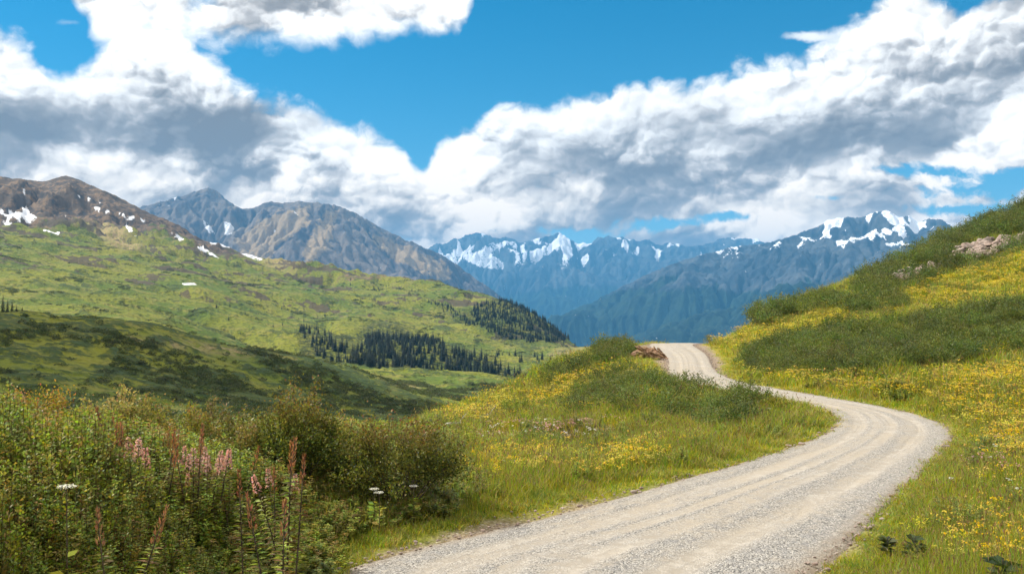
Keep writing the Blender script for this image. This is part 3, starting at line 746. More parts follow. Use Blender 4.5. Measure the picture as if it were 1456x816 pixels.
# shade of pine woods, painted as a darker ground colour
P_wood_shade = [[(420, 470), (470, 478), (500, 470), (530, 455), (560, 455), (590, 470), (640, 492), (700, 510), (750, 532), (740, 540), (640, 532), (520, 528), (430, 505)],
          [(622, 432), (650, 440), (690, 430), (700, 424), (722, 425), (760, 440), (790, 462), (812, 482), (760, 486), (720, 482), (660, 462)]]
wood = np.maximum.reduce([polymask(bpx, bp_y, p_, 6) for p_ in P_wood_shade]) * (VR_ > 690)
def make_valley_mat():
    m, b, out = new_mat('alpine_turf')
    g = b.new('ShaderNodeNewGeometry').outputs['Position']
    he, ro, sn, ta, kn, wo, na = [b.attr(k) for k in ('heath', 'rock', 'snow', 'tan', 'knob', 'wood', 'near')]
    n1 = b.noise(g, 0.010, 5, 0.6); n2 = b.noise(g, 0.05, 5, 0.62); n3 = b.noise(g, 0.25, 4, 0.62)
    turf = b.mix(b.ss(n1, 0.36, 0.62), (0.10, 0.145, 0.018), (0.205, 0.21, 0.022))
    turf = b.mix(b.m('MULTIPLY', b.ss(n2, 0.48, 0.66), 0.7), turf, (0.25, 0.22, 0.055))
    turf = b.mix(b.m('MULTIPLY', b.ss(n3, 0.45, 0.65), 0.6), turf, (0.045, 0.065, 0.016))
    turf = b.mix(b.m('MULTIPLY', ta, b.ss(n3, 0.35, 0.55)), turf, (0.36, 0.27, 0.13))
    dk = b.mix(b.ss(n3, 0.4, 0.65), (0.020, 0.034, 0.012), (0.050, 0.072, 0.022))
    n4 = b.noise(g, 0.9, 4, 0.62)
    hf = b.ss(b.m('ADD', b.m('MULTIPLY', he, 0.55), b.m('ADD', b.m('MULTIPLY', b.m('SUBTRACT', n3, 0.5), 1.7), b.m('MULTIPLY', b.m('SUBTRACT', n4, 0.5), 0.9))), 0.12, 0.75)
    c = b.mix(b.m('MULTIPLY', hf, 0.88), turf, dk)
    nearc = b.mix(b.ss(n3, 0.40, 0.62), (0.018, 0.034, 0.012), (0.050, 0.080, 0.022))
    nearc = b.mix(b.m('MULTIPLY', b.ss(n2, 0.5, 0.66), 0.7), nearc, (0.085, 0.115, 0.02))
    c = b.mix(b.m('MULTIPLY', na, b.m('MULTIPLY', hf, 0.9)), c, nearc)
    rocky = b.mix(b.ss(n2, 0.38, 0.62), (0.055, 0.045, 0.038), (0.22, 0.150, 0.088))
    rocky = b.mix(b.m('MULTIPLY', b.ss(n3, 0.45, 0.68), 0.55), rocky, (0.055, 0.052, 0.05))
    rf = b.ss(b.m('ADD', ro, b.m('MULTIPLY', b.m('SUBTRACT', n2, 0.5), 1.5)), 0.30, 0.62)
    c = b.mix(rf, c, rocky)
    kf = b.ss(b.m('ADD', kn, b.m('MULTIPLY', b.m('SUBTRACT', n3, 0.5), 1.0)), 0.45, 0.7)
    c = b.mix(b.m('MULTIPLY', kf, 0.85), c, (0.085, 0.062, 0.042))
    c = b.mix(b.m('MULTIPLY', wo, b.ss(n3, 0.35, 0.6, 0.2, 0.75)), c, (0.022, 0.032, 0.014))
    sf = b.ss(b.m('ADD', b.m('MULTIPLY', sn, 0.74), b.m('ADD', b.m('MULTIPLY', b.m('SUBTRACT', n2, 0.5), 0.9), b.m('MULTIPLY', b.m('SUBTRACT', n3, 0.5), 0.8))), 0.44, 0.56)
    c = b.mix(sf, c, (0.82, 0.83, 0.86))
    h = b.m('ADD', n2, b.m('MULTIPLY', n3, 0.35))
    finish(b, out, c, 0.95, b.bump(h, 0.9, 6.0), 0.15)
    return m
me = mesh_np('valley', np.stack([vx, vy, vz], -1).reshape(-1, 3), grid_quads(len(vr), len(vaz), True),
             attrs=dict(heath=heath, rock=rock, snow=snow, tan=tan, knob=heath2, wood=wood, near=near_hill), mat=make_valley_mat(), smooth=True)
link('valley', me, kind='structure')

# --- mountains
def mountain(name, contours, azr, rlim, nrow, step, label_mat, rough_amp, gully_w, seed, crest_i, cell=16.0, K=0.02, steps=16, veg_line=None, snow_polys=(), snow_alt=None, snow_amt=0.0, keep=0.85, veg_polys=(), tan_polys=(), crest_j=0.0):
    azs = np.radians(np.arange(azr[0], azr[1], step)); r_ = np.exp(np.linspace(math.log(rlim[0]), math.log(rlim[1]), nrow))
    X, Y = ribs(contours, azs, None)
    T = pchip_cols(X, Y, np.log(r_))
    Rg, Ag = np.meshgrid(r_, azs, indexing='ij')
    x, y = Rg * np.sin(Ag), Rg * np.cos(Ag); z = T * Rg
    Rm = math.exp(np.mean(X[crest_i]))
    ac = Ag * Rm                                      # metres across the face
    dn = Rg                                           # down the face
    cf, ff = carve(X, Y, azs, np.log(r_), cell, (x.min(), x.max()), (max(y.min(), rlim[0] * .8), y.max()), seed, rough_amp, gully_w, steps=steps, K=K, m=0.45, diff=0.02)
    d = cf(x, y); fl = ff(x, y)
    edge_w = sstep(math.log(rlim[0]), math.log(rlim[0]) + .04, np.log(Rg)) * (1 - sstep(math.log(rlim[1]) - .03, math.log(rlim[1]), np.log(Rg)))
    z = z + d * edge_w + fbm(x / (cell * 5), y / (cell * 5), 5, seed + 13) * rough_amp * 0.13 + (ridged(x / (cell * 17), y / (cell * 15), 5, seed + 12) - .45) * rough_amp * .42 * edge_w
    # bring the skyline back to where it stands in the photo, keeping its small teeth
    cr = np.abs(np.log(Rg) - X[crest_i][None, :])
    near_c = cr < .10
    tmax = np.where(near_c, z / Rg, -9).max(0); want = Y[crest_i]
    df = want - tmax; kk = np.exp(-np.linspace(-2, 2, 9)**2); kk /= kk.sum(); df = np.convolve(np.pad(df, 4, mode='edge'), kk, 'valid')
    z = z + (df[None, :] * Rg) * (1 - sstep(0.02, 0.22, cr))
    z = z + crest_j * (ridged(ac / (gully_w * 0.30), ac * 0 + 2.2, 4, seed + 15) - 0.5) * (1 - sstep(0, 0.05, cr))
    bx, by = world2pix(x, y, z)
    gl = fl / 8.0
    gully = np.clip((fl - 2.2) / 4.0, 0, 1)
    sn = np.zeros_like(z)
    for p_ in snow_polys: sn = np.maximum(sn, polymask(bx, by, p_, 2.5) * 0.75)
    if snow_alt is not None:
        alt = sstep(snow_alt[0], snow_alt[1], z)
        f = fbm(ac / (gully_w * 0.38) , dn / (gully_w * 0.9), 5, seed + 17) + .4 * fbm(ac / (gully_w * 2), dn / (gully_w * 2), 2, seed + 18)
        sn = np.maximum(sn, alt * sstep(0.10, 0.34, f * 1.1 + 0.5 * (gully - 0.3) + snow_amt + 0.02))
    vg = np.zeros_like(z)
    if veg_line is not None: vg = 1 - sstep(veg_line[0], veg_line[1], z + 330 * fbm(x / 900, y / 900, 5, seed + 19) - 60 * (fl / 4 - .6))
    for p_ in veg_polys: vg = np.maximum(vg, polymask(bx, by, p_, 8))
    tn = np.zeros_like(z)
    for p_ in tan_polys: tn = np.maximum(tn, polymask(bx, by, p_, 14))
    me = mesh_np(name, np.stack([x, y, z], -1).reshape(-1, 3), grid_quads(nrow, len(azs), True), attrs=dict(snow=sn, veg=vg, tan=tn, rib=gl), mat=label_mat, smooth=True)
    o = link(name, me, kind='structure')
    return o
def make_rock_mat(name, dark, light, tanc, vegc, s):
    m, b, out = new_mat(name)
    g = b.new('ShaderNodeNewGeometry').outputs['Position']
    sn, vg, tn, rb = [b.attr(k) for k in ('snow', 'veg', 'tan', 'rib')]
    n1 = b.noise(g, 0.0022 * s, 5, 0.62); n2 = b.noise(g, 0.012 * s, 5, 0.65); n3 = b.noise(g, 0.05 * s, 3, 0.6)
    c = b.mix(b.ss(b.m('ADD', b.m('MULTIPLY', n1, 0.6), b.m('MULTIPLY', n2, 0.4)), 0.42, 0.58), dark, light)
    c = b.mix(b.m('MULTIPLY', b.ss(b.m('ADD', tn, b.m('MULTIPLY', b.m('SUBTRACT', n2, 0.5), 1.6)), 0.35, 0.65), 0.85), c, tanc)
    c = b.mix(b.m('MULTIPLY', b.ss(n3, 0.5, 0.68), 0.4), c, dark)
    vc = b.mix(b.ss(n2, 0.42, 0.6), vegc, tuple(k * 0.45 for k in vegc))
    vc = b.mix(b.m('MULTIPLY', b.ss(b.m('ADD', rb, b.m('MULTIPLY', b.m('SUBTRACT', n1, 0.5), 1.2)), 0.36, 0.60), 0.6), vc, tuple(k * 2.6 for k in vegc))
    c = b.mix(b.ss(b.m('ADD', vg, b.m('MULTIPLY', b.m('SUBTRACT', n2, 0.5), 1.0)), 0.4, 0.6), c, vc)
    sf = b.ss(b.m('ADD', sn, b.m('ADD', b.m('MULTIPLY', b.m('SUBTRACT', n2, 0.5), 1.5), b.m('MULTIPLY', b.m('SUBTRACT', n3, 0.5), 1.5))), 0.47, 0.58)
    c = b.mix(sf, c, (0.84, 0.86, 0.9))
    finish(b, out, c, 0.95, b.bump(b.m('ADD', n2, b.m('MULTIPLY', n3, 0.3)), 0.8, 25.0 / s), 0.1)
    return m
M_rock1 = make_rock_mat('scree_and_rock', (0.085, 0.075, 0.075), (0.19, 0.155, 0.125), (0.36, 0.26, 0.14), (0.06, 0.085, 0.03), 1.0)
M_rock2 = make_rock_mat('dark_alpine_rock', (0.035, 0.042, 0.05), (0.095, 0.10, 0.10), (0.22, 0.20, 0.13), (0.024, 0.044, 0.026), 0.6)
# grey-brown mountain, two summits
mountain('mountain', [
    [(-100, 420, 5200), (200, 430, 5200), (450, 440, 5200), (700, 450, 5200), (760, 470, 5200), (900, 560, 5200)],
    [(-100, 390, 6200), (200, 390, 6200), (330, 385, 6200), (450, 385, 6200), (550, 400, 6200), (650, 430, 6200), (720, 460, 6200), (900, 560, 6200)],
    [(-100, 340, 7000), (200, 340, 7200), (300, 345, 7400), (340, 340, 7100), (430, 330, 7000), (520, 350, 7000), (600, 385, 7000), (680, 430, 7000), (730, 465, 7000), (900, 570, 7000)],
    [(-100, 320, 8600), (120, 315, 8600), (200, 294, 8600), (235, 285.5, 8600), (262, 277, 8600), (285, 270, 8600), (296, 267.5, 8600), (312, 275, 8500), (325, 286, 8400), (345, 297, 8200), (362, 295, 8000), (380, 287.5, 7900), (400, 288, 7850),
     (430, 286, 7800), (455, 289, 7800), (480, 293, 7800), (505, 303, 7800), (530, 317, 7800), (560, 333, 7800), (600, 350, 7800), (635, 367, 7800), (665, 388, 7800), (690, 405, 7800), (710, 420, 7800), (740, 447, 7800), (800, 500, 7800), (900, 580, 7800)],
    [(-100, 400, 9600), (300, 380, 9800), (430, 380, 9600), (600, 430, 9600), (900, 600, 9600)]],
    (-42, 8), (5200, 9600), 330, 0.055, M_rock1, 150, 420, 101, 3, cell=15.0, K=0.11, steps=22, veg_line=(-80, 130), snow_alt=(600, 900), snow_amt=-0.18, crest_j=22,
    snow_polys=([(288, 312), (300, 322), (306, 332), (298, 332), (290, 322)], [(316, 318), (326, 314), (334, 324), (330, 334), (318, 336), (320, 326)], [(496, 301), (514, 304), (512, 307)], [(388, 325), (392, 325), (391, 333)]),
    tan_polys=([(335, 340), (370, 315), (400, 300), (440, 292), (440, 320), (405, 340), (380, 370), (350, 380)], [(430, 360), (460, 300), (480, 300), (470, 350), (440, 380)], [(520, 330), (580, 350), (640, 380), (640, 400), (560, 370)]))
# high far range with the glacier
mountain('glacier_range', [
    [(400, 500, 11500), (900, 500, 11500), (1456, 500, 11500)],
    [(400, 430, 13200), (640, 430, 13200), (720, 440, 13200), (790, 425, 13200), (860, 430, 13200), (960, 420, 13200), (1100, 420, 13200), (1456, 430, 13200)],
    [(400, 385, 14600), (640, 378, 14600), (690, 385, 14600), (740, 378, 14600), (800, 368, 14600), (860, 378, 14600), (940, 372, 14600), (1040, 372, 14600), (1456, 380, 14600)],
    [(400, 390, 16000), (560, 370, 16000), (610, 352, 16000), (640, 342, 16000), (665, 335, 16000), (686, 331.5, 16000), (704, 339, 16000), (722, 337.5, 16000), (740, 345, 16000), (760, 340, 16000), (782, 335, 16000), (794, 330, 16000), (806, 338, 16000),
     (826, 346, 16000), (845, 342, 16000), (856, 336, 16000), (880, 337, 16000), (905, 342, 16000), (922, 341, 16000), (935, 348, 16000), (960, 345, 16000), (975, 350, 16000), (1000, 348, 16000), (1020, 342, 16000), (1040, 338, 16000), (1065, 339, 16000), (1090, 344, 16000), (1200, 350, 16000), (1456, 360, 16000)],
    [(400, 430, 18000), (800, 400, 18000), (1456, 410, 18000)]],
    (-14, 32), (11500, 17600), 300, 0.05, M_rock2, 260, 700, 201, 3, cell=26.0, K=0.15, steps=22, veg_line=(150, 480), snow_alt=(500, 1000), snow_amt=0.20, crest_j=70, keep=0.9,
    snow_polys=([(640, 352), (672, 360), (690, 352), (700, 344), (712, 348), (700, 362), (716, 374), (716, 384), (690, 382), (664, 372), (650, 362)],))
# big blue mountain on the right, its spurs running down to the left
mountain('blue_mountain', [
    [(600, 600, 6400), (780, 520, 6400), (900, 500, 6400), (1456, 500, 6400)],
    [(600, 620, 7200), (740, 540, 7200), (800, 512, 7200), (860, 496, 7200), (900, 484, 7200), (940, 468, 7200), (980, 450, 7200), (1030, 432, 7200), (1100, 414, 7200), (1180, 398, 7200), (1280, 390, 7200), (1456, 400, 7200)],
    [(600, 640, 7680), (740, 560, 7680), (800, 530, 7680), (860, 512, 7680), (900, 502, 7680), (940, 488, 7680), (980, 472, 7680), (1030, 450, 7680), (1100, 426, 7680), (1180, 402, 7680), (1280, 388, 7680), (1456, 395, 7680)],
    [(600, 620, 8240), (760, 470, 8240), (810, 446, 8240), (850, 436, 8240), (900, 420, 8240), (960, 408, 8240), (1010, 404, 8240), (1080, 388, 8240), (1150, 365, 8240), (1250, 352, 8240), (1350, 360, 8240), (1456, 380, 8240)],
    [(600, 640, 9440), (700, 560, 9440), (770, 470, 9440), (800, 448, 9440), (850, 425, 9440), (900, 400, 9440), (950, 378, 9440), (1000, 362, 9440), (1040, 352, 9440), (1090, 345, 9440), (1130, 335, 9440), (1160, 322, 9440), (1180, 313, 9440), (1200, 310, 9440),
     (1222, 309, 9440), (1240, 303, 9440), (1262, 299, 9440), (1278, 309, 9440), (1292, 307, 9440), (1306, 316, 9440), (1320, 312, 9440), (1336, 313, 9440), (1350, 319, 9440), (1364, 329, 9440), (1400, 350, 9440), (1456, 372, 9440), (1700, 420, 9440)],
    [(600, 680, 10400), (900, 440, 10400), (1250, 350, 10400), (1456, 400, 10400), (1700, 440, 10400)]],
    (-4, 38), (6400, 10320), 330, 0.05, M_rock2, 200, 620, 301, 4, cell=18.0, K=0.07, steps=22, veg_line=(60, 360), snow_alt=(380, 760), snow_amt=0.17, crest_j=30,
    snow_polys=([(1252, 322), (1270, 326), (1268, 336), (1254, 332)], [(1250, 344), (1300, 346), (1302, 350), (1262, 350)], [(1188, 340), (1206, 342), (1200, 352), (1190, 350)], [(1304, 313), (1318, 322), (1316, 326), (1306, 318)]))
# valley bottom that carries them all
me = mesh_np('terrain', [(-22000, -3000, -420), (24000, -3000, -420), (24000, 20500, -420), (-22000, 20500, -420)], quads=[(0, 1, 2, 3)], mat=M_rock2)
for k in ('snow', 'veg', 'tan', 'rib'):
    a = me.attributes.new(k, 'FLOAT', 'POINT')
    if k == 'veg': a.data.foreach_set('value', [1.0] * 4)
link('terrain', me, kind='structure')

# ------------------------------------------------------------------ air
def box(name, lo, hi):
    v = [(x, y, z) for x in (lo[0], hi[0]) for y in (lo[1], hi[1]) for z in (lo[2], hi[2])]
    q = [(0, 1, 3, 2), (4, 6, 7, 5), (0, 4, 5, 1), (2, 3, 7, 6), (0, 2, 6, 4), (1, 5, 7, 3)]
    return mesh_np(name, v, quads=q)
hm = bpy.data.materials.new('haze'); hm.use_nodes = True; hm.node_tree.nodes.clear(); hb = NB(hm.node_tree)
ho = hb.new('ShaderNodeOutputMaterial'); pv = hb.new('ShaderNodeVolumePrincipled')
pv.inputs['Color'].default_value = (0.14, 0.52, 1.0, 1); pv.inputs['Density'].default_value = 6.2e-5; pv.inputs['Anisotropy'].default_value = 0.0
hb.l.new(pv.outputs[0], ho.inputs['Volume'])
me = box('haze', (-22500, -3500, -421), (24500, 18500, 1430)); me.materials.append(hm)
link('haze', me, kind='stuff')
# a cumulus drifting high on the left, outside the picture; its shade lies on the near hill
def cloud_mesh(name, rx, ry, rz, seed):
    import bmesh
    bm = bmesh.new(); bmesh.ops.create_icosphere(bm, subdivisions=6, radius=1)
    co = np.array([v.co for v in bm.verts]); n = fbm(co[:, 0] * 1.6 + co[:, 2], co[:, 1] * 1.6 - co[:, 2] * .7, 6, seed, .55)
    puff = 1 - ridged(co[:, 0] * 2.6 + co[:, 2] * 1.3, co[:, 1] * 2.6 + co[:, 2] * .8, 4, seed + 3)
    co = co * (1 + .55 * n + .22 * puff)[:, None]; co[:, 2] = np.where(co[:, 2] < -.25, -.25 + (co[:, 2] + .25) * .2, co[:, 2])
    co = co * np.array([rx, ry, rz])
    for v, q in zip(bm.verts, co): v.co = q
    me = bpy.data.meshes.new(name); bm.to_mesh(me); bm.free()
    me.polygons.foreach_set('use_smooth', np.ones(len(me.polygons), bool)); return me
m, b, out = new_mat('cloud'); finish(b, out, (0.85, 0.85, 0.86), 1.0, None, 0.0)
for (tx, ty, rx_c, ry_c, sd_) in ((-275, 270, 165, 125, 801), (-760, 760, 200, 130, 811)):
    H = 2350.0; k_c = H / sdir.z
    me = cloud_mesh('cloud', rx_c, ry_c, 130, sd_); me.materials.append(m)
    link('cloud', me, loc=(tx + sdir.x * k_c, ty + sdir.y * k_c, H), kind='stuff')
# ------------------------------------------------------------------ plant materials
def leaf_mat(name, trans=0.35, rough=0.55, spec=0.25, vary=0.35):
    m, b, out = new_mat(name)
    c = b.attr('tint', out='Color')
    oi = b.new('ShaderNodeObjectInfo').outputs['Random']
    hsv = b.new('ShaderNodeHueSaturation')
    b.put(hsv.inputs['Hue'], b.ss(oi, 0, 1, 0.5 - 0.035 * vary / 0.35, 0.5 + 0.02 * vary / 0.35, lin=True))
    b.put(hsv.inputs['Value'], b.ss(b.m('FRACT', b.m('MULTIPLY', oi, 7.31)), 0, 1, 1 - vary, 1 + vary, lin=True))
    b.put(hsv.inputs['Saturation'], b.ss(b.m('FRACT', b.m('MULTIPLY', oi, 3.7)), 0, 1, 0.85, 1.05, lin=True))
    b.put(hsv.inputs['Color'], c)
    p = b.new('ShaderNodeBsdfPrincipled'); b.put(p.inputs['Base Color'], hsv.outputs[0]); p.inputs['Roughness'].default_value = rough
    p.inputs['Specular IOR Level'].default_value = spec
    t = b.new('ShaderNodeBsdfTranslucent')
    b.put(t.inputs[0], b.mix(0.5, hsv.outputs[0], b.mix(1.0, hsv.outputs[0], (1.6, 1.5, 0.5), 'MULTIPLY')))
    mx = b.new('ShaderNodeMixShader'); mx.inputs[0].default_value = trans
    b.l.new(p.outputs[0], mx.inputs[1]); b.l.new(t.outputs[0], mx.inputs[2]); b.l.new(mx.outputs[0], out.inputs['Surface'])
    return m
M_leaf = leaf_mat('foliage', 0.38, 0.5, 0.3); M_grass = leaf_mat('grass_blades', 0.4, 0.6, 0.2, 0.3); M_petal = leaf_mat('petals', 0.35, 0.7, 0.1, 0.15)
def bark_mat(name, c1, c2):
    m, b, out = new_mat(name); g = b.new('ShaderNodeTexCoord').outputs['Object']
    n = b.noise(g, 18, 4, 0.6); finish(b, out, b.mix(b.ss(n, 0.4, 0.6), c1, c2), 0.9, b.bump(n, 0.4, 0.02)); return m
M_bark = bark_mat('bark', (0.05, 0.035, 0.025), (0.12, 0.09, 0.065)); M_pale = bark_mat('bleached_wood', (0.34, 0.30, 0.25), (0.58, 0.54, 0.48))

class PM:
    """collects strips, leaves and tubes of one plant part"""
    def __init__(s): s.v = []; s.q = []; s.t = []; s.c = []; s.n = 0
    def add(s, v, q=None, t=None, c=None):
        v = np.asarray(v, float); s.v.append(v)
        if q is not None: s.q.append(np.asarray(q) + s.n)
        if t is not None: s.t.append(np.asarray(t) + s.n)
        c = np.asarray(c, float)
        if c.ndim == 1: c = np.repeat(c[None], len(v), 0)
        s.c.append(np.hstack([c, np.ones((len(v), 1))])); s.n += len(v)
    def leaves(s, p, d, L, W, c, droop=0.15, up=None, rnd=None):
        """one folded leaf per row"""
        n = len(p); r = rnd or rng
        d = d / np.linalg.norm(d, axis=1)[:, None]
        u = r.normal(size=(n, 3)) if up is None else up + r.normal(size=(n, 3)) * 0.45
        sd = np.cross(d, u); sd /= np.linalg.norm(sd, axis=1)[:, None] + 1e-9
        L = np.broadcast_to(L, n)[:, None]; W = np.broadcast_to(W, n)[:, None]
        dn = np.array([0, 0, -1.0])
        a = p; b_ = p + d * L * 0.45 + sd * W * 0.5; c_ = p + d * L + dn * L * droop; e = p + d * L * 0.45 - sd * W * 0.5
        nn = np.cross(d, sd); b_ = b_ + nn * W * 0.15; e = e + nn * W * 0.15
        v = np.stack([a, b_, c_, e], 1).reshape(-1, 3)
        s.add(v, q=np.arange(4 * n).reshape(n, 4), c=np.repeat(c, 4, 0))
    def tube(s, pts, rad, c, k=5):
        pts = np.asarray(pts, float); m = len(pts); rad = np.broadcast_to(rad, m)
        T = np.gradient(pts, axis=0); T /= np.linalg.norm(T, axis=1)[:, None] + 1e-9
        a = np.cross(T, [0.31, 0.95, 0.05]); a /= np.linalg.norm(a, axis=1)[:, None] + 1e-9; b_ = np.cross(T, a)
        th = np.arange(k) * 2 * math.pi / k
        v = pts[:, None] + rad[:, None, None] * (np.cos(th)[None, :, None] * a[:, None] + np.sin(th)[None, :, None] * b_[:, None])
        i = np.arange(m - 1)[:, None] * k + np.arange(k)[None]; j = np.arange(m - 1)[:, None] * k + (np.arange(k)[None] + 1) % k
        s.add(v.reshape(-1, 3), q=np.stack([i, j, j + k, i + k], -1).reshape(-1, 4), c=c)
    def mesh(s, name, mat, smooth=False):
        return mesh_np(name, np.vstack(s.v), np.vstack(s.q) if s.q else None, np.vstack(s.t) if s.t else None, cattrs=dict(tint=np.vstack(s.c)), mat=mat, smooth=smooth)
def jit(c, n, v=0.25, h=0.12):
    c = np.asarray(c, float); k = 1 + rng.uniform(-v, v, (n, 1)); return np.clip(c[None] * k * (1 + rng.uniform(-h, h, (n, 3))), 0, 1)
def pick(cs, n, w=None, v=0.25, h=0.12):
    cs = np.asarray(cs, float); i = rng.choice(len(cs), n, p=w); return np.clip(cs[i] * (1 + rng.uniform(-v, v, (n, 1))) * (1 + rng.uniform(-h, h, (n, 3))), 0, 1)

def grass_mesh(name, n, h, spread, cols_, w=0.008, seeds=0.0):
    m = PM()
    a = rng.uniform(0, 2 * math.pi, n); rad = spread * np.sqrt(rng.uniform(0, 1, n))
    base = np.stack([np.cos(a) * rad, np.sin(a) * rad, np.full(n, -0.03)], 1)
    hh_ = h * rng.uniform(0.5, 1.15, n); ang = rng.uniform(0, 2 * math.pi, n); lean = rng.uniform(0.05, 0.55, n) * hh_
    dr = np.stack([np.cos(ang), np.sin(ang), ang * 0], 1); sd = np.stack([-np.sin(ang), np.cos(ang), ang * 0], 1)
    W = w * rng.uniform(0.7, 1.4, n)[:, None]
    tw = rng.uniform(-1, 1, n)[:, None]; sd2 = sd * np.cos(tw) + dr * np.sin(tw)
    p1 = base + dr * (lean * 0.25)[:, None] + np.array([0, 0, 1.0]) * (hh_ * 0.55)[:, None]
    p2 = base + dr * lean[:, None] + np.array([0, 0, 1.0]) * hh_[:, None]
    v = np.stack([base - sd2 * W * .5, base + sd2 * W * .5, p1 + sd2 * W * .42, p1 - sd2 * W * .42, p2], 1).reshape(-1, 3)
    c = pick(cols_, n)
    q = np.arange(n)[:, None] * 5 + np.array([0, 1, 2, 3]); t = np.arange(n)[:, None] * 5 + np.array([3, 2, 4])
    cc_ = np.repeat(c, 5, 0)
    m.add(v, q=q, t=t, c=cc_)
    if seeds:
        k = int(n * seeds); i = rng.choice(n, k, replace=False)
        m.leaves(p2[i] - np.array([0, 0, 0.03]), np.tile([0.1, 0.1, 1.0], (k, 1)) + rng.normal(size=(k, 3)) * .2, 0.07, 0.014, pick([(0.30, 0.22, 0.09), (0.26, 0.15, 0.08)], k))
    return m.mesh(name, M_grass)
def flower_mesh(name, n, h, spread, head, hc, lc, heads_per=3, leafn=8):
    m = PM(); up = np.array([0, 0, 1.0])
    for i in range(n):
        a = rng.uniform(0, 6.28); rd = spread * math.sqrt(rng.uniform()); p = np.array([math.cos(a) * rd, math.sin(a) * rd, 0])
        H = h * rng.uniform(0.65, 1.15); tip = p + np.array([rng.normal() * .06, rng.normal() * .06, H])
        m.tube([p, (p + tip) / 2 + rng.normal(size=3) * .01, tip], [0.004, 0.003, 0.002], np.array(lc[0]) * 0.8, 3)
        t = rng.uniform(0.1, 0.85, leafn)[:, None]; lp = p + (tip - p) * t; th = rng.uniform(0, 6.28, leafn)
        m.leaves(lp, np.stack([np.cos(th), np.sin(th), rng.uniform(0.2, 0.9, leafn)], 1), rng.uniform(0.05, 0.10, leafn), 0.022, pick(lc, leafn), up=up)
        for k in range(heads_per):
            o = tip + np.array([rng.normal() * .035, rng.normal() * .035, rng.uniform(-.03, .02)]); s_ = head * rng.uniform(.7, 1.2)
            th = np.arange(6) * math.pi / 3 + rng.uniform(0, 1); tl = rng.normal(size=2) * .35
            ring = np.stack([np.cos(th) * s_, np.sin(th) * s_, (np.cos(th) * tl[0] + np.sin(th) * tl[1]) * s_ - 0.006], 1) + o
            v = np.vstack([o + np.array([0, 0, .008]), ring]); c = jit(hc, 1, .15, .06)[0]
            m.add(v, t=[(0, 1 + j, 1 + (j + 1) % 6) for j in range(6)], c=c)
    return m.mesh(name, M_petal)
def herb_mesh(name, nst, h, spread, cols_, L=0.09, W=0.026, per=34, top=None):
    """upright leafy stems"""
    m = PM(); up = np.array([0, 0, 1.0])
    for i in range(nst):
        a = rng.uniform(0, 6.28); rd = spread * math.sqrt(rng.uniform()); p = np.array([math.cos(a) * rd, math.sin(a) * rd, 0])
        H = h * rng.uniform(0.6, 1.1); tip = p * 1.25 + np.array([rng.normal() * .1, rng.normal() * .1, H])
        mid = (p + tip) / 2 + rng.normal(size=3) * .03
        m.tube([p, mid, tip], [0.006, 0.005, 0.002], np.array([.10, .07, .03]), 4)
        t = np.sort(rng.uniform(0.12, 1.0, per))[:, None]; lp = np.where(t < .5, p + (mid - p) * t * 2, mid + (tip - mid) * (t - .5) * 2)
        th = np.arange(per) * 2.4 + rng.uniform(0, 6)
        f = 1.0 - 0.55 * np.abs(t[:, 0] - 0.45) * 1.6
        c = pick(cols_, per)
        if top is not None: c = c * (1 - sstep(.75, 1, t)) + np.asarray(top) * sstep(.75, 1, t)
        m.leaves(lp, np.stack([np.cos(th), np.sin(th), 0.15 + rng.uniform(0, .8, per)], 1), L * f * rng.uniform(.8, 1.2, per), W * f, c, 0.22, up=up)
    return m.mesh(name, M_leaf)
def bush_parts(rad, hgt, nleaf, cols_, tips, L=0.05, W=0.03, lumps=14, nst=14, seed=0):
    """branches and foliage of one rounded willow or birch shrub; its outline is a heap of leafy shoots"""
    st = PM(); fo = PM(); cen_ = np.array([0, 0, hgt * 0.52])
    shoots = []
    for i in range(nst * 5):
        a = rng.uniform(0, 6.28); e = math.asin(rng.uniform(-0.15, 1)); k = rng.uniform(.66, 1.05) * (1 + .28 * (rng.uniform() > .82))
        tip = cen_ + np.array([math.cos(a) * math.cos(e) * rad, math.sin(a) * math.cos(e) * rad, math.sin(e) * hgt * .5]) * k
        if tip[2] < 0.1: tip[2] = 0.1
        b0 = np.array([math.cos(a), math.sin(a), 0]) * rad * .18 * rng.uniform(0, 1)
        mid = b0 * .5 + tip * .5 + np.array([0, 0, hgt * .10]) + rng.normal(size=3) * .06 * rad
        shoots.append((b0, mid, tip))
        if i < nst * 2: st.tube([b0, mid, tip], [0.018, 0.010, 0.004], np.array([.09, .06, .04]), 5)
        else: st.tube([mid, (mid + tip) / 2 + rng.normal(size=3) * .03, tip], [0.007, 0.005, 0.003], np.array([.11, .07, .045]), 3)
    sh = np.array(shoots)
    i = rng.integers(0, len(sh), nleaf); t = 0.35 + 0.68 * rng.uniform(0, 1, nleaf)**0.6
    q = np.where((t < .5)[:, None], sh[i, 0] + (sh[i, 1] - sh[i, 0]) * (t * 2)[:, None], sh[i, 1] + (sh[i, 2] - sh[i, 1]) * (t * 2 - 1)[:, None])
    q = q + rng.normal(size=(nleaf, 3)) * np.array([.085, .085, .085]) * rad
    q[:, 2] = np.maximum(q[:, 2], .04)
    d = (q - cen_) / np.linalg.norm(q - cen_, axis=1)[:, None] * .6 + rng.normal(size=(nleaf, 3)) * .6 + np.array([0, 0, .35])
    c = pick(cols_, nleaf, v=.35, h=.15)
    wt = (sstep(.6, 1.0, (q[:, 2] / hgt)) * rng.uniform(0, 1, nleaf))[:, None]
    c = c * (1 - wt) + pick(tips, nleaf) * wt
    fo.leaves(q, d, L * rng.uniform(.6, 1.25, nleaf), W * rng.uniform(.7, 1.2, nleaf), c, .1)
    return st, fo

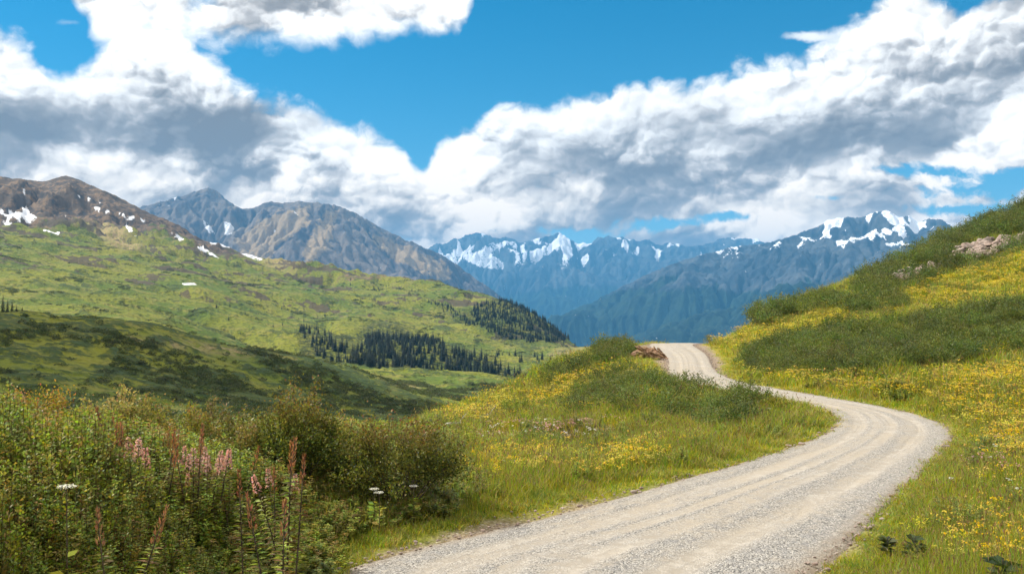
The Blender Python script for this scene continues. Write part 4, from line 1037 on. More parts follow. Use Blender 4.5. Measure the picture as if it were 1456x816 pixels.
# ------------------------------------------------------------------ scattering (plants nobody could count)
def scatter(name, P, rot, scl, protos, idx=None, up=None):
    n = len(P)
    me = bpy.data.meshes.new(name); me.vertices.add(n); me.vertices.foreach_set('co', np.asarray(P, np.float32).ravel())
    scl = np.asarray(scl, float)
    if scl.ndim == 1: scl = np.repeat(scl[:, None], 3, 1)
    a = me.attributes.new('scl', 'FLOAT_VECTOR', 'POINT'); a.data.foreach_set('vector', scl.astype(np.float32).ravel())
    rv = np.zeros((n, 3), np.float32); rv[:, 2] = rot
    if up is not None: rv[:, :2] = up
    a = me.attributes.new('rot', 'FLOAT_VECTOR', 'POINT'); a.data.foreach_set('vector', rv.ravel())
    if idx is None: idx = rng.integers(0, len(protos), n)
    a = me.attributes.new('pick', 'INT', 'POINT'); a.data.foreach_set('value', np.asarray(idx, np.int32))
    o = link(name, me, kind='stuff')
    pc = bpy.data.collections.new(name + '_kinds')
    for k, pm in enumerate(protos):
        po = bpy.data.objects.new('%s_kind_%02d' % (name, k), pm); pc.objects.link(po)
    ng = bpy.data.node_groups.new(name, 'GeometryNodeTree')
    ng.interface.new_socket('Geometry', in_out='INPUT', socket_type='NodeSocketGeometry')
    ng.interface.new_socket('Geometry', in_out='OUTPUT', socket_type='NodeSocketGeometry')
    N = ng.nodes; L = ng.links
    gi, go = N.new('NodeGroupInput'), N.new('NodeGroupOutput')
    ci = N.new('GeometryNodeCollectionInfo'); ci.inputs['Collection'].default_value = pc; ci.inputs['Separate Children'].default_value = True; ci.inputs['Reset Children'].default_value = True
    ip = N.new('GeometryNodeInstanceOnPoints'); ip.inputs['Pick Instance'].default_value = True
    def na(nm, t):
        q = N.new('GeometryNodeInputNamedAttribute'); q.data_type = t; q.inputs['Name'].default_value = nm; return q.outputs['Attribute']
    L.new(gi.outputs[0], ip.inputs['Points']); L.new(ci.outputs[0], ip.inputs['Instance']); L.new(na('pick', 'INT'), ip.inputs['Instance Index'])
    e2r = N.new('FunctionNodeEulerToRotation'); L.new(na('rot', 'FLOAT_VECTOR'), e2r.inputs[0]); L.new(e2r.outputs[0], ip.inputs['Rotation'])
    L.new(na('scl', 'FLOAT_VECTOR'), ip.inputs['Scale']); L.new(ip.outputs[0], go.inputs[0])
    md = o.modifiers.new('scatter', 'NODES'); md.node_group = ng
    return o
def cand(n, r0, r1, a0=-33, a1=33):
    r = np.exp(rng.uniform(math.log(r0), math.log(r1), n)); a = np.radians(rng.uniform(a0, a1, n))
    x, y = r * np.sin(a), r * np.cos(a); z = near_z(x, y); rd, s = road_dist(x, y); px, py = world2pix(x, y, z)
    th, ye, ba = regions(px, py, r)
    return dict(x=x, y=y, z=z, r=r, rd=rd, px=px, py=py, th=th, ye=ye, ba=ba, P=np.stack([x, y, z], 1))
def sel(c, m): return {k: v[m] for k, v in c.items()}
GY = (0.32, 0.33, 0.020); GG = (0.17, 0.27, 0.022); GD = (0.07, 0.12, 0.015); GS = (0.38, 0.31, 0.09); GO = (0.40, 0.34, 0.025)
# grasses
P_rocks = [[(1372, 374), (1340, 384), (1352, 362), (1375, 350), (1400, 343), (1432, 336), (1445, 350), (1418, 366), (1395, 374)], [(1266, 408), (1272, 391), (1290, 384), (1312, 380), (1345, 374), (1345, 385), (1318, 394), (1292, 406)], [(1432, 343), (1462, 332), (1470, 344), (1440, 354)]]
grass_protos = [grass_mesh('grass_tuft', 26, 0.34, 0.17, [GY, GG, GG, GG, GO], 0.010, 0.04), grass_mesh('grass_tuft', 30, 0.26, 0.20, [GY, GG, GG, GO], 0.010), grass_mesh('grass_tuft', 22, 0.42, 0.16, [GY, GO, GS, GG], 0.008, 0.35)]
c = cand(60000, 5.5, 165)
c['rock'] = np.maximum.reduce([polymask(c['px'], c['py'], p_, 3) for p_ in P_rocks])
edge_n = fbm(c['x'] / 0.9, c['y'] / 0.9, 3, 301) * 0.5
keepm = (c['rd'] > -0.12 + 1.1 * np.maximum(edge_n, -0.12)) & (rng.uniform(size=len(c['r'])) > 0.85 * c['ba']) & (c['r'] < 170)
left_under = (c['px'] < 440) & (c['rd'] > 3.5) & (c['r'] < 26)
keepm &= c['rock'] < .3
keepm &= ~((c['r'] > 40) & (rng.uniform(size=len(c['r'])) < .6))
keepm &= ~(left_under & (rng.uniform(size=len(c['r'])) < 0.7))
c = sel(c, keepm)
k = np.clip(c['r'] / 15, 0.8, 4.5)
zs = np.clip(0.75 + 0.012 * c['r'], 0.7, 1.6) * sstep(-0.2, 1.6, c['rd']) * rng.uniform(.75, 1.25, len(k)) + 0.32
lush = fbm(c['x'] / 7, c['y'] / 7, 3, 303)
zs = zs * (1 + 0.35 * lush)
scatter('grass', c['P'], rng.uniform(0, 6.28, len(k)), np.stack([k, k, zs], 1) * rng.uniform(.85, 1.15, (len(k), 1)), grass_protos)
# yellow flowers
YEL = (0.66, 0.44, 0.012); YL2 = (0.60, 0.53, 0.05)
fl_protos = [flower_mesh('yellow_flower', 7, 0.42, 0.26, 0.018, YEL, [GY, GG], 3), flower_mesh('yellow_flower', 8, 0.36, 0.30, 0.015, YL2, [GY, GO], 5, 8), flower_mesh('yellow_flower', 5, 0.48, 0.24, 0.021, YEL, [GG, GY], 4), flower_mesh('yellow_flower', 4, 0.34, 0.2, 0.014, (.62, .50, .10), [GG, GY], 3, 12)]
c = cand(95000, 6.5, 160)
fz = fbm(c['x'] / 3.2, c['y'] / 3.2, 5, 311, .65)
pr = c['ye'] * sstep(-0.35, 0.25, fz) * np.where(c['r'] > 58, .40, .62) + 0.06 * sstep(0.05, 0.3, fz) * (1 - c['th'])
pr = pr * sstep(0.5, 1.8, c['rd']) * (1 - .9 * c['ba'])
c = sel(c, rng.uniform(size=len(pr)) < pr)
k = np.clip(c['r'] / 21, 0.8, 3.6); hz_ = np.clip(0.85 + c['r'] * .006, .8, 1.5) * rng.uniform(.8, 1.2, len(k))
scatter('yellow_wildflowers', c['P'], rng.uniform(0, 6.28, len(k)), np.stack([k, k, hz_], 1), fl_protos)
# pale pink and white meadow flowers
PK = (0.50, 0.26, 0.26)
c = cand(9000, 8, 60); fz = fbm(c['x'] / 4, c['y'] / 4, 3, 321)
pr = (0.12 * sstep(0.1, 0.3, fz) + 0.8 * polymask(c['px'], c['py'], [(1320, 650), (1456, 640), (1456, 690), (1330, 690)], 12) * .5 + c['ba'] * .6) * sstep(.6, 2, c['rd']) * (1 - c['th'])
c = sel(c, rng.uniform(size=len(pr)) < pr)
k = np.clip(c['r'] / 18, .8, 3)
scatter('pale_wildflowers', c['P'], rng.uniform(0, 6.28, len(k)), np.stack([k, k, k * 0 + 1.0], 1), [flower_mesh('pink_flower', 6, .40, .2, .016, PK, [GO, GS], 3), flower_mesh('white_flower', 4, .36, .2, .020, (.6, .58, .52), [GG, GY], 3), herb_mesh('brown_stems', 6, .42, .2, [(.22, .12, .07), (.25, .17, .08)], .04, .012, 14)])
# willow thickets on the hill and the knob
def low_bush(cols_, n=520, L=.075):
    st, fo = bush_parts(.62, .95, n, cols_, [(0.13, .15, .03), (.16, .15, .03)], L, L * .5, nst=5)
    return fo.mesh('willow', M_leaf)
WC = [(0.14, 0.20, 0.035), (0.19, 0.25, 0.045), (0.09, 0.14, 0.025), (0.24, 0.27, 0.05)]
TC = [(0.085, 0.135, 0.026), (0.125, 0.18, 0.034), (0.055, 0.09, 0.018), (0.17, 0.21, 0.04)]
thick_protos = [low_bush(TC) for _ in range(5)]
c = cand(60000, 30, 172, -2, 33)
fz = fbm(c['x'] / 3, c['y'] / 3, 3, 331)
c = sel(c, (rng.uniform(size=len(c['r'])) < np.clip(c['th'] * (0.55 + fz) , 0, 1) * np.clip(c['r'] / 60, .4, 1) * .34) & (c['rd'] > 1.2) & (np.maximum.reduce([polymask(c['px'], c['py'], p_, 4) for p_ in P_rocks]) < .3))
k = np.clip(c['r'] / 60, .8, 1.8) * rng.uniform(.6, 1.65, len(c['r']))
scatter('willow_thicket', c['P'], rng.uniform(0, 6.28, len(k)), np.stack([k, k, k * rng.uniform(.6, 1.0, len(k))], 1), thick_protos)
# scattered low heath over the rest of the slope
c = cand(16000, 20, 165, -25, 33)
fz = fbm(c['x'] / 11, c['y'] / 11, 4, 341)
c = sel(c, (rng.uniform(size=len(c['r'])) < 0.4 * sstep(0.08, 0.32, fz) + .012 * (1 - .8 * c['ye'])) & (c['rd'] > 1.5))
k = np.clip(c['r'] / 75, .36, 1.5) * rng.uniform(.5, 1.25, len(c['r']))
scatter('low_willow_scrub', c['P'] - np.array([0, 0, .15]), rng.uniform(0, 6.28, len(k)), np.stack([k, k, k * .7], 1), thick_protos)
# tall undergrowth at the left of the road
HC = [(0.19, 0.27, 0.032), (0.27, 0.34, 0.045), (0.11, 0.18, 0.024), (0.36, 0.35, 0.045)]
herbs = [herb_mesh('tall_herb', 8, 1.0, .30, HC, .10, .042, 66), herb_mesh('tall_herb', 9, .95, .32, HC, .085, .046, 60), herb_mesh('tall_herb', 8, 1.0, .30, HC + [(.30, .25, .04)], .11, .032, 66, top=(.34, .24, .05)),
         herb_mesh('tall_herb', 7, .9, .25, [(.14, .12, .03), (.11, .14, .03), (.2, .11, .05)], .08, .028, 50, top=(.30, .15, .07))]
c = cand(44000, 5.2, 27, -36, -2)
dl = c['rd'] + fbm(c['x'] / 1.6, c['y'] / 1.6, 3, 351) * 1.2
zone = sstep(.5, 1.6, dl) * (1 - sstep(600, 680, c['px'])) 
spar = sstep(-.35, .1, fbm(c['x'] / 1.1, c['y'] / 1.1, 3, 353))
c = {kk: vv for kk, vv in c.items()}; c['dl'] = dl
c = sel(c, rng.uniform(size=len(dl)) < zone * (.35 + .65 * spar) * .45)
hgt_ = 0.45 + 1.35 * sstep(0.8, 3.4, c['dl'] - np.clip((c['px'] - 340) / 60, 0, 4)) * (1 - .36 * sstep(15.5, 18.5, c['r'])) 
hgt_ = hgt_ * (0.85 + .35 * fbm(c['x'] / 1.5, c['y'] / 1.5, 3, 355)) * rng.uniform(.8, 1.12, len(hgt_))
kx = np.clip(c['r'] / 12, .75, 1.35)
scatter('undergrowth', c['P'], rng.uniform(0, 6.28, len(kx)), np.stack([kx, kx, hgt_], 1), herbs, rng.choice(4, len(kx), p=[.36, .34, .2, .10]))

# leafy weeds among the meadow grass
c = cand(14000, 8, 70, -20, 33)
fz = fbm(c['x'] / 2.2, c['y'] / 2.2, 4, 361)
c = sel(c, (rng.uniform(size=len(fz)) < .05 + .5 * sstep(.05, .35, fz)) & (c['rd'] > .9))
k = np.clip(c['r'] / 22, .5, 1.8) * rng.uniform(.6, 1.1, len(c['r']))
scatter('meadow_weeds', c['P'], rng.uniform(0, 6.28, len(k)), np.stack([k, k, rng.uniform(.28, .58, len(k))], 1), herbs, rng.choice(4, len(k), p=[.3, .3, .2, .2]))
# ------------------------------------------------------------------ plants one can point at
def bush(label, px, r, rad, hgt, nleaf, cols_, tips, L=.05, W=.03, nst=14, group='willow and birch shrubs', name='willow_shrub', sink=0.05, cat='shrub'):
    a, _ = pix2at(px, 500); x, y = math.sin(a) * r, math.cos(a) * r
    st, fo = bush_parts(rad, hgt, nleaf, cols_, tips, L, W, nst=nst)
    e = link(name, None, loc=(x, y, float(surf_z(x, y)[0]) - sink), rotz=rng.uniform(0, 6.28), label=label, category=cat, group=group)
    link('branches', st.mesh('branches', M_bark), e); link('foliage', fo.mesh('foliage', M_leaf), e)
    return e
BC = [(0.11, 0.17, 0.024), (0.17, 0.23, 0.03), (0.27, 0.28, 0.035), (0.05, 0.085, 0.016)]; BT = [(0.42, 0.30, 0.06), (0.38, 0.17, 0.07), (0.32, 0.28, 0.06)]
BG = [(0.16, 0.20, 0.025), (0.22, 0.24, 0.035), (0.11, 0.14, 0.02), (0.30, 0.24, 0.04)]; BT2 = [(0.42, 0.29, 0.06), (0.40, 0.18, 0.09), (0.36, 0.32, 0.06)]
bush('broad dark round shrub with bronze leaf tips, nearest the yellow meadow', 566, 18.0, 1.22, 1.90, 15000, BC, BT, .06, .038)
bush('tall dark shrub with rusty top, left neighbour of the broad round shrub', 412, 18.6, 0.98, 2.15, 13000, BC, BT, .06, .038)
bush('narrow dark shoots filling the gap between the two dark round shrubs', 478, 19.2, 0.55, 1.75, 5000, BC, BT, .06, .038)
for px, r, rad, h, lb in [(15, 19.5, .85, 1.75, 'olive shrub at the photo left edge above the tall herbs'), (75, 20.5, .8, 1.95, 'olive and rust shrub second from the left edge'),
                          (125, 19.0, .7, 1.6, 'low yellowish shrub third from the left edge'), (168, 19.5, .62, 2.05, 'slim shrub with a lone tall yellow shoot'),
                          (212, 20.0, .75, 1.95, 'red tipped shrub behind the pink fireweed'), (262, 19.0, .7, 1.85, 'green shrub between the red tipped shrub and the darker bushes'),
                          (308, 20.0, .75, 1.9, 'yellow and rust shrub left of the tall dark shrub'), (345, 18.0, .5, 1.7, 'small rusty shrub touching the tall dark shrub')]:
    bush(lb, px, r, rad, h, 6500, BG, BT2, .062, .038, 10)
for px, r, rad, h, n, cols_, lb in [(1062, 37.5, .95, 1.35, 3000, WC, 'dark green shrub casting a shadow beside the grassy bend of the road'), (1020, 37.2, .8, 1.0, 2400, WC, 'low green shrub just left of the dark one at the grassy bend'),
                              (738, 41, .85, 1.15, 2200, WC, 'upright olive shrub at the foot of the yellow slope'), (768, 31.5, .9, .6, 1800, WC, 'flat dark shrub in the flower meadow below the bare earth'),
                              (785, 44, .9, .7, 1500, WC, 'dark low shrub on the yellow slope right of the upright one'), (700, 47, 1.1, .6, 1500, WC, 'long low shrub on the lower yellow slope'),
                              (1100, 126, 1.7, 2.9, 2600, WC, 'taller of the two leafy saplings on the hill skyline'), (1128, 128, 1.6, 2.6, 2400, WC, 'second leafy sapling on the hill skyline, right of the taller'),
                              (1010, 34.8, .55, .7, 1400, WC, 'small shrub at the front of the grassy bend'), (1100, 36.0, .5, .8, 1300, BG, 'small bright shrub near the gravel shoulder'),
                              (1258, 103, 1.9, 1.6, 3000, [(.07, .06, .045), (.09, .075, .05), (.05, .055, .03)], 'grey brown shrub at the lower end of the rock band'),
                              (1415, 95, 2.4, 1.2, 2600, WC, 'dark green shrub in the yellow grass below the upper rocks'), (1010, 92, 1.0, 1.0, 1200, WC, 'small skyline shrub above the road crest')]:
    bush(lb, px, r, rad, h, n, cols_, [(.16, .16, .035), (.13, .14, .03)], .07 if r > 30 else .055, .04, 7, 'shrubs in the meadow and on the hill')

# fireweed: stem, leaves, flower spike
def fireweed_parts(h, bloom):
    st, lf, bl = PM(), PM(), PM(); up = np.array([0, 0, 1.0])
    tip = np.array([rng.normal() * .07, rng.normal() * .07, h]); mid = tip * .5 + rng.normal(size=3) * .02
    sc = np.array([.22, .07, .05]); st.tube([(0, 0, 0), mid, tip], [.007, .006, .002], sc, 5)
    n = 120; t = np.linspace(.12, .80, n)[:, None]; lp = np.where(t < .5, mid * t * 2, mid + (tip - mid) * (t - .5) * 2); th = np.arange(n) * 2.4
    c = pick([HC[0], HC[1], (.14, .15, .03), (.18, .12, .04)], n)
    lf.leaves(lp, np.stack([np.cos(th), np.sin(th), .3 + th * 0], 1), .095 * (1.1 - .6 * t[:, 0]), .016, c, .25, up=up)
    n = 90 if bloom else 70; t = rng.uniform(.85 if bloom else .82, 1.0, n)[:, None]; lp = mid + (tip - mid) * (t - .5) * 2; th = rng.uniform(0, 6.28, n)
    w = (1.02 - t[:, 0]) * (.15 if bloom else .06)
    lp = lp + np.stack([np.cos(th) * w, np.sin(th) * w, th * 0], 1)
    if bloom: bl.leaves(lp, np.stack([np.cos(th), np.sin(th), rng.uniform(-.3, .5, n)], 1), .018, .017, pick([(.66, .36, .35), (.72, .48, .45), (.50, .24, .22)], n), 0)
    else: bl.leaves(lp, np.stack([np.cos(th) * .5, np.sin(th) * .5, 1 + th * 0], 1), .030, .006, pick([(.30, .10, .06), (.40, .18, .10), (.26, .13, .05)], n), 0)
    return st.mesh('stem', M_bark), lf.mesh('leaves', M_leaf), bl.mesh('blossom' if bloom else 'seed_pods', M_petal)
fw = {True: [fireweed_parts(1.0, True) for _ in range(4)], False: [fireweed_parts(1.0, False) for _ in range(4)]}
def fireweed(px, ytop, r, bloom, label, grp):
    a, t = pix2at(px, ytop); x, y = math.sin(a) * r, math.cos(a) * r; z0 = float(surf_z(x, y)[0])
    h = float(np.clip(t * r - z0, .5, 2.3))
    e = link('fireweed', None, loc=(x, y, z0 - .03), rotz=rng.uniform(0, 6.28), scale=h, label=label, category='wildflower', group=grp)
    e.rotation_euler = (rng.normal() * .09, rng.normal() * .09, rng.uniform(0, 6.28))
    for nm, mm in zip(('stem', 'leaves', 'blossom' if bloom else 'seed_pods'), random.choice(fw[bloom])): link(nm, mm, e)
pink = [((252, 628, 290, 668), 14.8, 12, 'pink fireweed spike in the dense pink clump left of the dark shrubs'), ((276, 632, 306, 660), 14.4, 8, 'pink fireweed spike at the right of the dense pink clump'),
        ((10, 622, 24, 640), 13.5, 3, 'pink fireweed near the photo left edge'), ((66, 630, 112, 655), 13.2, 6, 'pink fireweed among the red spikes left of the clump'),
        ((192, 618, 206, 636), 13, 3, 'lone pink fireweed between the red spikes and the dense clump'), ((405, 650, 416, 668), 13.4, 3, 'pink fireweed drooping in front of the tall dark shrub'), ((330, 622, 345, 650), 14.6, 3, 'pink fireweed right of the dense clump')]
for (x0, y0, x1, y1), r, n, lb in pink:
    for i in range(n): fireweed(rng.uniform(x0, x1), rng.uniform(y0, y1), r + rng.uniform(-.5, .5), True, lb, 'pink fireweed spikes')
redz = [((25, 596, 75, 630), 14, 7, 'rust red fireweed spike in the left group of red spikes'), ((80, 610, 150, 650), 13.5, 5, 'rust red fireweed spike between the left group and the pink clump'), ((150, 565, 215, 620), 15, 7, 'rust red fireweed spike high against the green hillside'),
        ((215, 590, 330, 640), 14.5, 7, 'rust red fireweed spike around the dense pink clump'), ((330, 600, 420, 680), 13, 5, 'rust red fireweed spike before the tall dark shrub'), ((120, 660, 200, 720), 9.5, 2, 'rust red fireweed spike low among the nearest herbs'), ((390, 690, 400, 720), 10.5, 2, 'rust red fireweed spike nearest the grass verge')]
for (x0, y0, x1, y1), r, n, lb in redz:
    for i in range(n): fireweed(rng.uniform(x0, x1), rng.uniform(y0, y1), r + rng.uniform(-.8, .8), False, lb, 'rust red fireweed spikes')

# white umbels
def umbel(px, py, r, label):
    a, t = pix2at(px, py); x, y = math.sin(a) * r, math.cos(a) * r; z0 = float(surf_z(x, y)[0]); h = max(float(t * r) - z0, .3)
    st, hd, lf = PM(), PM(), PM()
    st.tube([(0, 0, 0), (.01, .01, h * .5), (0, 0, h - .05)], [.008, .007, .005], np.array([.09, .12, .03]), 5)
    n = 130; aa = rng.uniform(0, 6.28, n); rr_ = .085 * np.sqrt(rng.uniform(0, 1, n)); q = np.stack([np.cos(aa) * rr_, np.sin(aa) * rr_, h - rr_**2 * 1.2 + rng.normal(size=n) * .004], 1)
    for j in range(12): st.tube([(0, 0, h - .05), q[j] - np.array([0, 0, .006])], [.003, .002], np.array([.1, .13, .04]), 3)
    th = rng.uniform(0, 6.28, n); hd.leaves(q, np.stack([np.cos(th), np.sin(th), th * 0 + .1], 1), .016, .015, pick([(.78, .78, .74)], n, v=.08, h=.03), 0, up=np.array([0, 0, 1.0]))
    m_ = 26; th = rng.uniform(0, 6.28, m_); lp = np.stack([th * 0, th * 0, rng.uniform(.1, h * .7, m_)], 1)
    lf.leaves(lp, np.stack([np.cos(th), np.sin(th), .5 + th * 0], 1), .16, .07, pick(HC, m_), .2, up=np.array([0, 0, 1.0]))
    e = link('white_umbel', None, loc=(x, y, z0), label=label, category='wildflower', group='white umbels')
    link('stem', st.mesh('stem', M_bark), e); link('flower_head', hd.mesh('flower_head', M_petal), e); link('leaves', lf.mesh('leaves', M_leaf), e)
umbel(532, 694, 16.6, 'white flat flower head left of its twin before the broad round shrub'); umbel(539, 699, 16.3, 'white flower head lowest of the three before the broad round shrub')
umbel(588, 690, 17.0, 'white flat flower head below the right side of the broad round shrub'); umbel(95, 690, 9.6, 'white flower head among the tall herbs near the left edge')
# broad-leaved plants at the lower right
def broadleaf(px, py, r, s_, label):
    a, _ = pix2at(px, py); x, y = math.sin(a) * r, math.cos(a) * r
    lf, st = PM(), PM(); n = 34; th = np.arange(n) * 2.4; hh_ = rng.uniform(.05, .42, n)
    lf.leaves(np.stack([th * 0, th * 0, hh_], 1), np.stack([np.cos(th), np.sin(th), .7 + th * 0], 1), .26, .10, pick([(.05, .09, .02), (.08, .13, .03), (.04, .07, .02)], n), .35, up=np.array([0, 0, 1.0]))
    st.tube([(0, 0, 0), (.01, 0, .25), (0, .01, .48)], [.010, .008, .004], np.array([.07, .1, .03]), 5)
    e = link('broadleaf_plant', None, loc=(x, y, float(surf_z(x, y)[0])), scale=s_, rotz=rng.uniform(0, 6), label=label, category='plant', group='broad leaved plants right of the road')
    link('stem', st.mesh('stem', M_bark), e); link('leaves', lf.mesh('leaves', M_leaf), e)
broadleaf(1300, 745, 15.5, 1.0, 'dark broad leaved plant above the pale stone'); broadleaf(1262, 740, 15.8, .8, 'broad leaved plant beside the road left of the dark one')
broadleaf(1425, 800, 13.2, 1.1, 'large broad leaved plant in the lower right corner'); broadleaf(1385, 800, 13.4, .7, 'smaller broad leaved plant left of the corner one')

# ------------------------------------------------------------------ stones, earth and wood
def stone_mat(name, c1, c2, c3):
    m, b, out = new_mat(name); g = b.new('ShaderNodeNewGeometry').outputs['Position']
    n = b.noise(g, 3.0, 6, .65); n2 = b.noise(g, 14, 4, .6)
    oi = b.new('ShaderNodeObjectInfo').outputs['Random']
    c = b.mix(b.ss(n, .38, .62), c1, c2); c = b.mix(b.m('MULTIPLY', oi, .6), c, c3); c = b.mix(b.m('MULTIPLY', b.ss(n2, .55, .7), .5), c, tuple(k * .4 for k in c1))
    finish(b, out, c, .9, b.bump(b.m('ADD', n, b.m('MULTIPLY', n2, .5)), .8, .08)); return m
M_stone = stone_mat('pale_stone', (.26, .20, .165), (.38, .31, .26), (.34, .24, .19)); M_earth = stone_mat('broken_earth', (.22, .13, .08), (.40, .27, .16), (.34, .18, .10))
def rock_mesh(name, mat, squash=(1, 1, .7), seed=0, rough=.28, sub=3):
    import bmesh
    bm = bmesh.new(); bmesh.ops.create_icosphere(bm, subdivisions=sub, radius=1)
    co = np.array([v.co for v in bm.verts]); s_ = seed * 7.3
    # a few flat breaks give it faces
    r2 = np.random.default_rng(seed)
    for i in range(9):
        nv = r2.normal(size=3); nv /= np.linalg.norm(nv); d = co @ nv; lim = r2.uniform(.5, .8)
        co = co - np.maximum(d - lim, 0)[:, None] * nv * .92
    co = co * (1 + rough * .5 * fbm(co[:, 0] * 2 + s_, co[:, 1] * 2 + co[:, 2] * 1.7, 4, seed + 400))[:, None] * np.array(squash)
    for v, q in zip(bm.verts, co): v.co = q
    me = bpy.data.meshes.new(name); bm.to_mesh(me); bm.free(); me.materials.append(mat); return me
rocks = [rock_mesh('boulder', M_stone, (1, r_, s_), i) for i, (r_, s_) in enumerate([(.8, .6), (1, .8), (.7, .75), (.9, .5), (.75, .9)])]
rp = [([(1372, 366), (1345, 378), (1352, 364), (1375, 350), (1400, 345), (1432, 340), (1440, 350), (1415, 362), (1395, 370)], 105, 'rock in the large pale outcrop high on the right hill'),
      ([(1270, 402), (1272, 393), (1290, 386), (1312, 382), (1345, 374), (1345, 381), (1318, 390), (1292, 401)], 52, 'rock in the narrow lower end of the rock band on the hill'),
      ([(1432, 343), (1462, 334), (1470, 342), (1440, 352)], 14, 'rock in the upper end of the rock band by the photo edge')]
cg = cand(400000, 85, 150, 18, 31)
for poly, n, lb in rp:
    m_ = np.where(polymask(cg['px'], cg['py'], poly, .5) > .5)[0]; m_ = rng.choice(m_, min(n, len(m_)), replace=False)
    for i in m_:
        s_ = rng.uniform(.25, .62) * cg['r'][i] / 110
        o = link('boulder', random.choice(rocks), loc=cg['P'][i] + np.array([0, 0, s_ * .55]), rotz=rng.uniform(0, 6.28), scale=s_, label=lb, category='rock', group=lb.replace('rock in', 'rocks in'))
        o.rotation_euler = (rng.uniform(-.5, .5), rng.uniform(-.5, .5), rng.uniform(0, 6.28)); o.scale = (s_ * rng.uniform(.8, 1.5), s_, s_ * rng.uniform(.8, 1.3))
def stone(px, py, r, s_, label, mats=rocks, name='stone', zs=.6, cat='stone', grp=None):
    a, _ = pix2at(px, py); x, y = math.sin(a) * r, math.cos(a) * r
    o = link(name, random.choice(mats), loc=(x, y, float(surf_z(x, y)[0]) + s_ * zs * .35), rotz=rng.uniform(0, 6), label=label, category=cat, group=grp); o.scale = (s_, s_ * .8, s_ * zs); return o
stone(1286, 776, 15.1, .20, 'pale rounded stone in the grass right of the road'); stone(1452, 778, 14.6, .17, 'pale stone at the right photo edge')
stone(478, 800, 14.3, .10, 'small stone at the grassy tip left of the road'); stone(497, 796, 14.5, .07, 'smallest stone beside the grassy tip'); stone(1140, 632, 28.2, .16, 'flat stone on the gravel shoulder inside the bend', zs=.4)
stone(1122, 634, 27.8, .13, 'second flat stone on the shoulder inside the bend', zs=.4); stone(1344, 618, 29.2, .14, 'stone on the outer shoulder of the bend', zs=.5); stone(1205, 780, 14.6, .06, 'pebble sized stone at the right edge of the gravel')
stone(693, 606, 40, .33, 'pale stone left of the bare earth below the yellow slope'); stone(712, 602, 40, .28, 'second pale stone left of the bare earth'); stone(806, 618, 33, .26, 'pale stone under the bare earth bank', zs=.5); stone(905, 600, 36.5, .20, 'pale stone right of the bare earth bank')
# gravel spilled along both edges of the road
pebs = [rock_mesh('pebble', M_stone, (1, .8, .6), 30 + i, sub=1) for i in range(3)]
n = 5200; s_ = rng.uniform(0, RS[-1] * .72, n); side = rng.choice([-1, 1], n)
off = np.abs(rng.normal(0, .38, n)) - .18
ixp = np.interp(s_, RS, np.arange(len(RC))); i0 = np.clip(ixp.astype(int), 0, len(RC) - 2); fr = (ixp - i0)[:, None]
EdL = EL[i0] * (1 - fr) + EL[i0 + 1] * fr; EdR = ER[i0] * (1 - fr) + ER[i0 + 1] * fr; nrm = EdR - EdL; nrm /= np.linalg.norm(nrm, axis=1)[:, None]
Q = np.where((side > 0)[:, None], EdR + nrm * off[:, None], EdL - nrm * off[:, None])
pz = surf_z(Q[:, 0], Q[:, 1]); ok = np.hypot(*Q.T) > 6
scatter('gravel', np.column_stack([Q, pz])[ok], rng.uniform(0, 6.28, ok.sum()), (rng.lognormal(-3.7, .45, n))[ok], pebs)
# broken earth bank with turf roots beside the crest
def bank(px0, py, px1, r, h, label, n, seed, name='earth_bank'):
    P0 = at(px0, py, r); P1 = at(px1, py, r); e = None
    nx, nz = 60, 18; U0, V0 = np.meshgrid(np.linspace(0, 1, nx), np.linspace(0, 1, nz))
    x = P0[0] + (P1[0] - P0[0]) * U0; y = P0[1] + (P1[1] - P0[1]) * U0 + (V0 - .3) * h * 1.5; z = surf_z(x.ravel(), y.ravel()).reshape(x.shape)
    prof = np.sin(U0 * math.pi)**.6; z = z + h * prof * (sstep(0, .45, V0) * (1 - sstep(.6, 1, V0))) + .22 * h * prof * fbm(x / .35, y / .35 + z * 3, 4, seed) * (V0 > .02) - .06
    y = y - .25 * h * prof * ridged(x / .5, V0 * 2.5, 4, seed + 3) * sstep(0, .3, V0)
    me = mesh_np(name, np.stack([x, y, z], -1).reshape(-1, 3), grid_quads(nz, nx), mat=M_earth)
    o = link(name, me, label=label, category='earth bank')
    return o, P0, P1
bk, B0, B1 = bank(893, 515, 945, 64.5, .75, 'broken brown earth bank with flat stones beside the road crest', 0, 501)
slabs = [rock_mesh('slab', M_earth, (1, .55, .28), 50 + i, sub=2) for i in range(4)]
for i in range(46):
    t = rng.uniform(0, 1); q = B0 + (B1 - B0) * t; hgt_ = math.sin(t * math.pi)**.7 * .95
    x, y = q[0], q[1] - .5 + rng.uniform(-.5, .2); z = float(surf_z(x, y)[0]) + rng.uniform(.05, 1) * hgt_
    o = link('flat_stone', slabs[i % 4], loc=(x, y, z), label='brown flat stone lying in the broken bank by the crest', category='stone', kind='thing', group='stones in the broken earth bank')
    k_s = rng.uniform(.14, .36); o.scale = (k_s * 1.3, k_s, k_s); o.rotation_euler = (rng.uniform(-.5, .5), rng.uniform(-.7, .7) + .4, rng.uniform(-.5, .5))
bank(800, 612, 858, 35.2, .42, 'low reddish bare earth bank below the yellow slope', 0, 521)
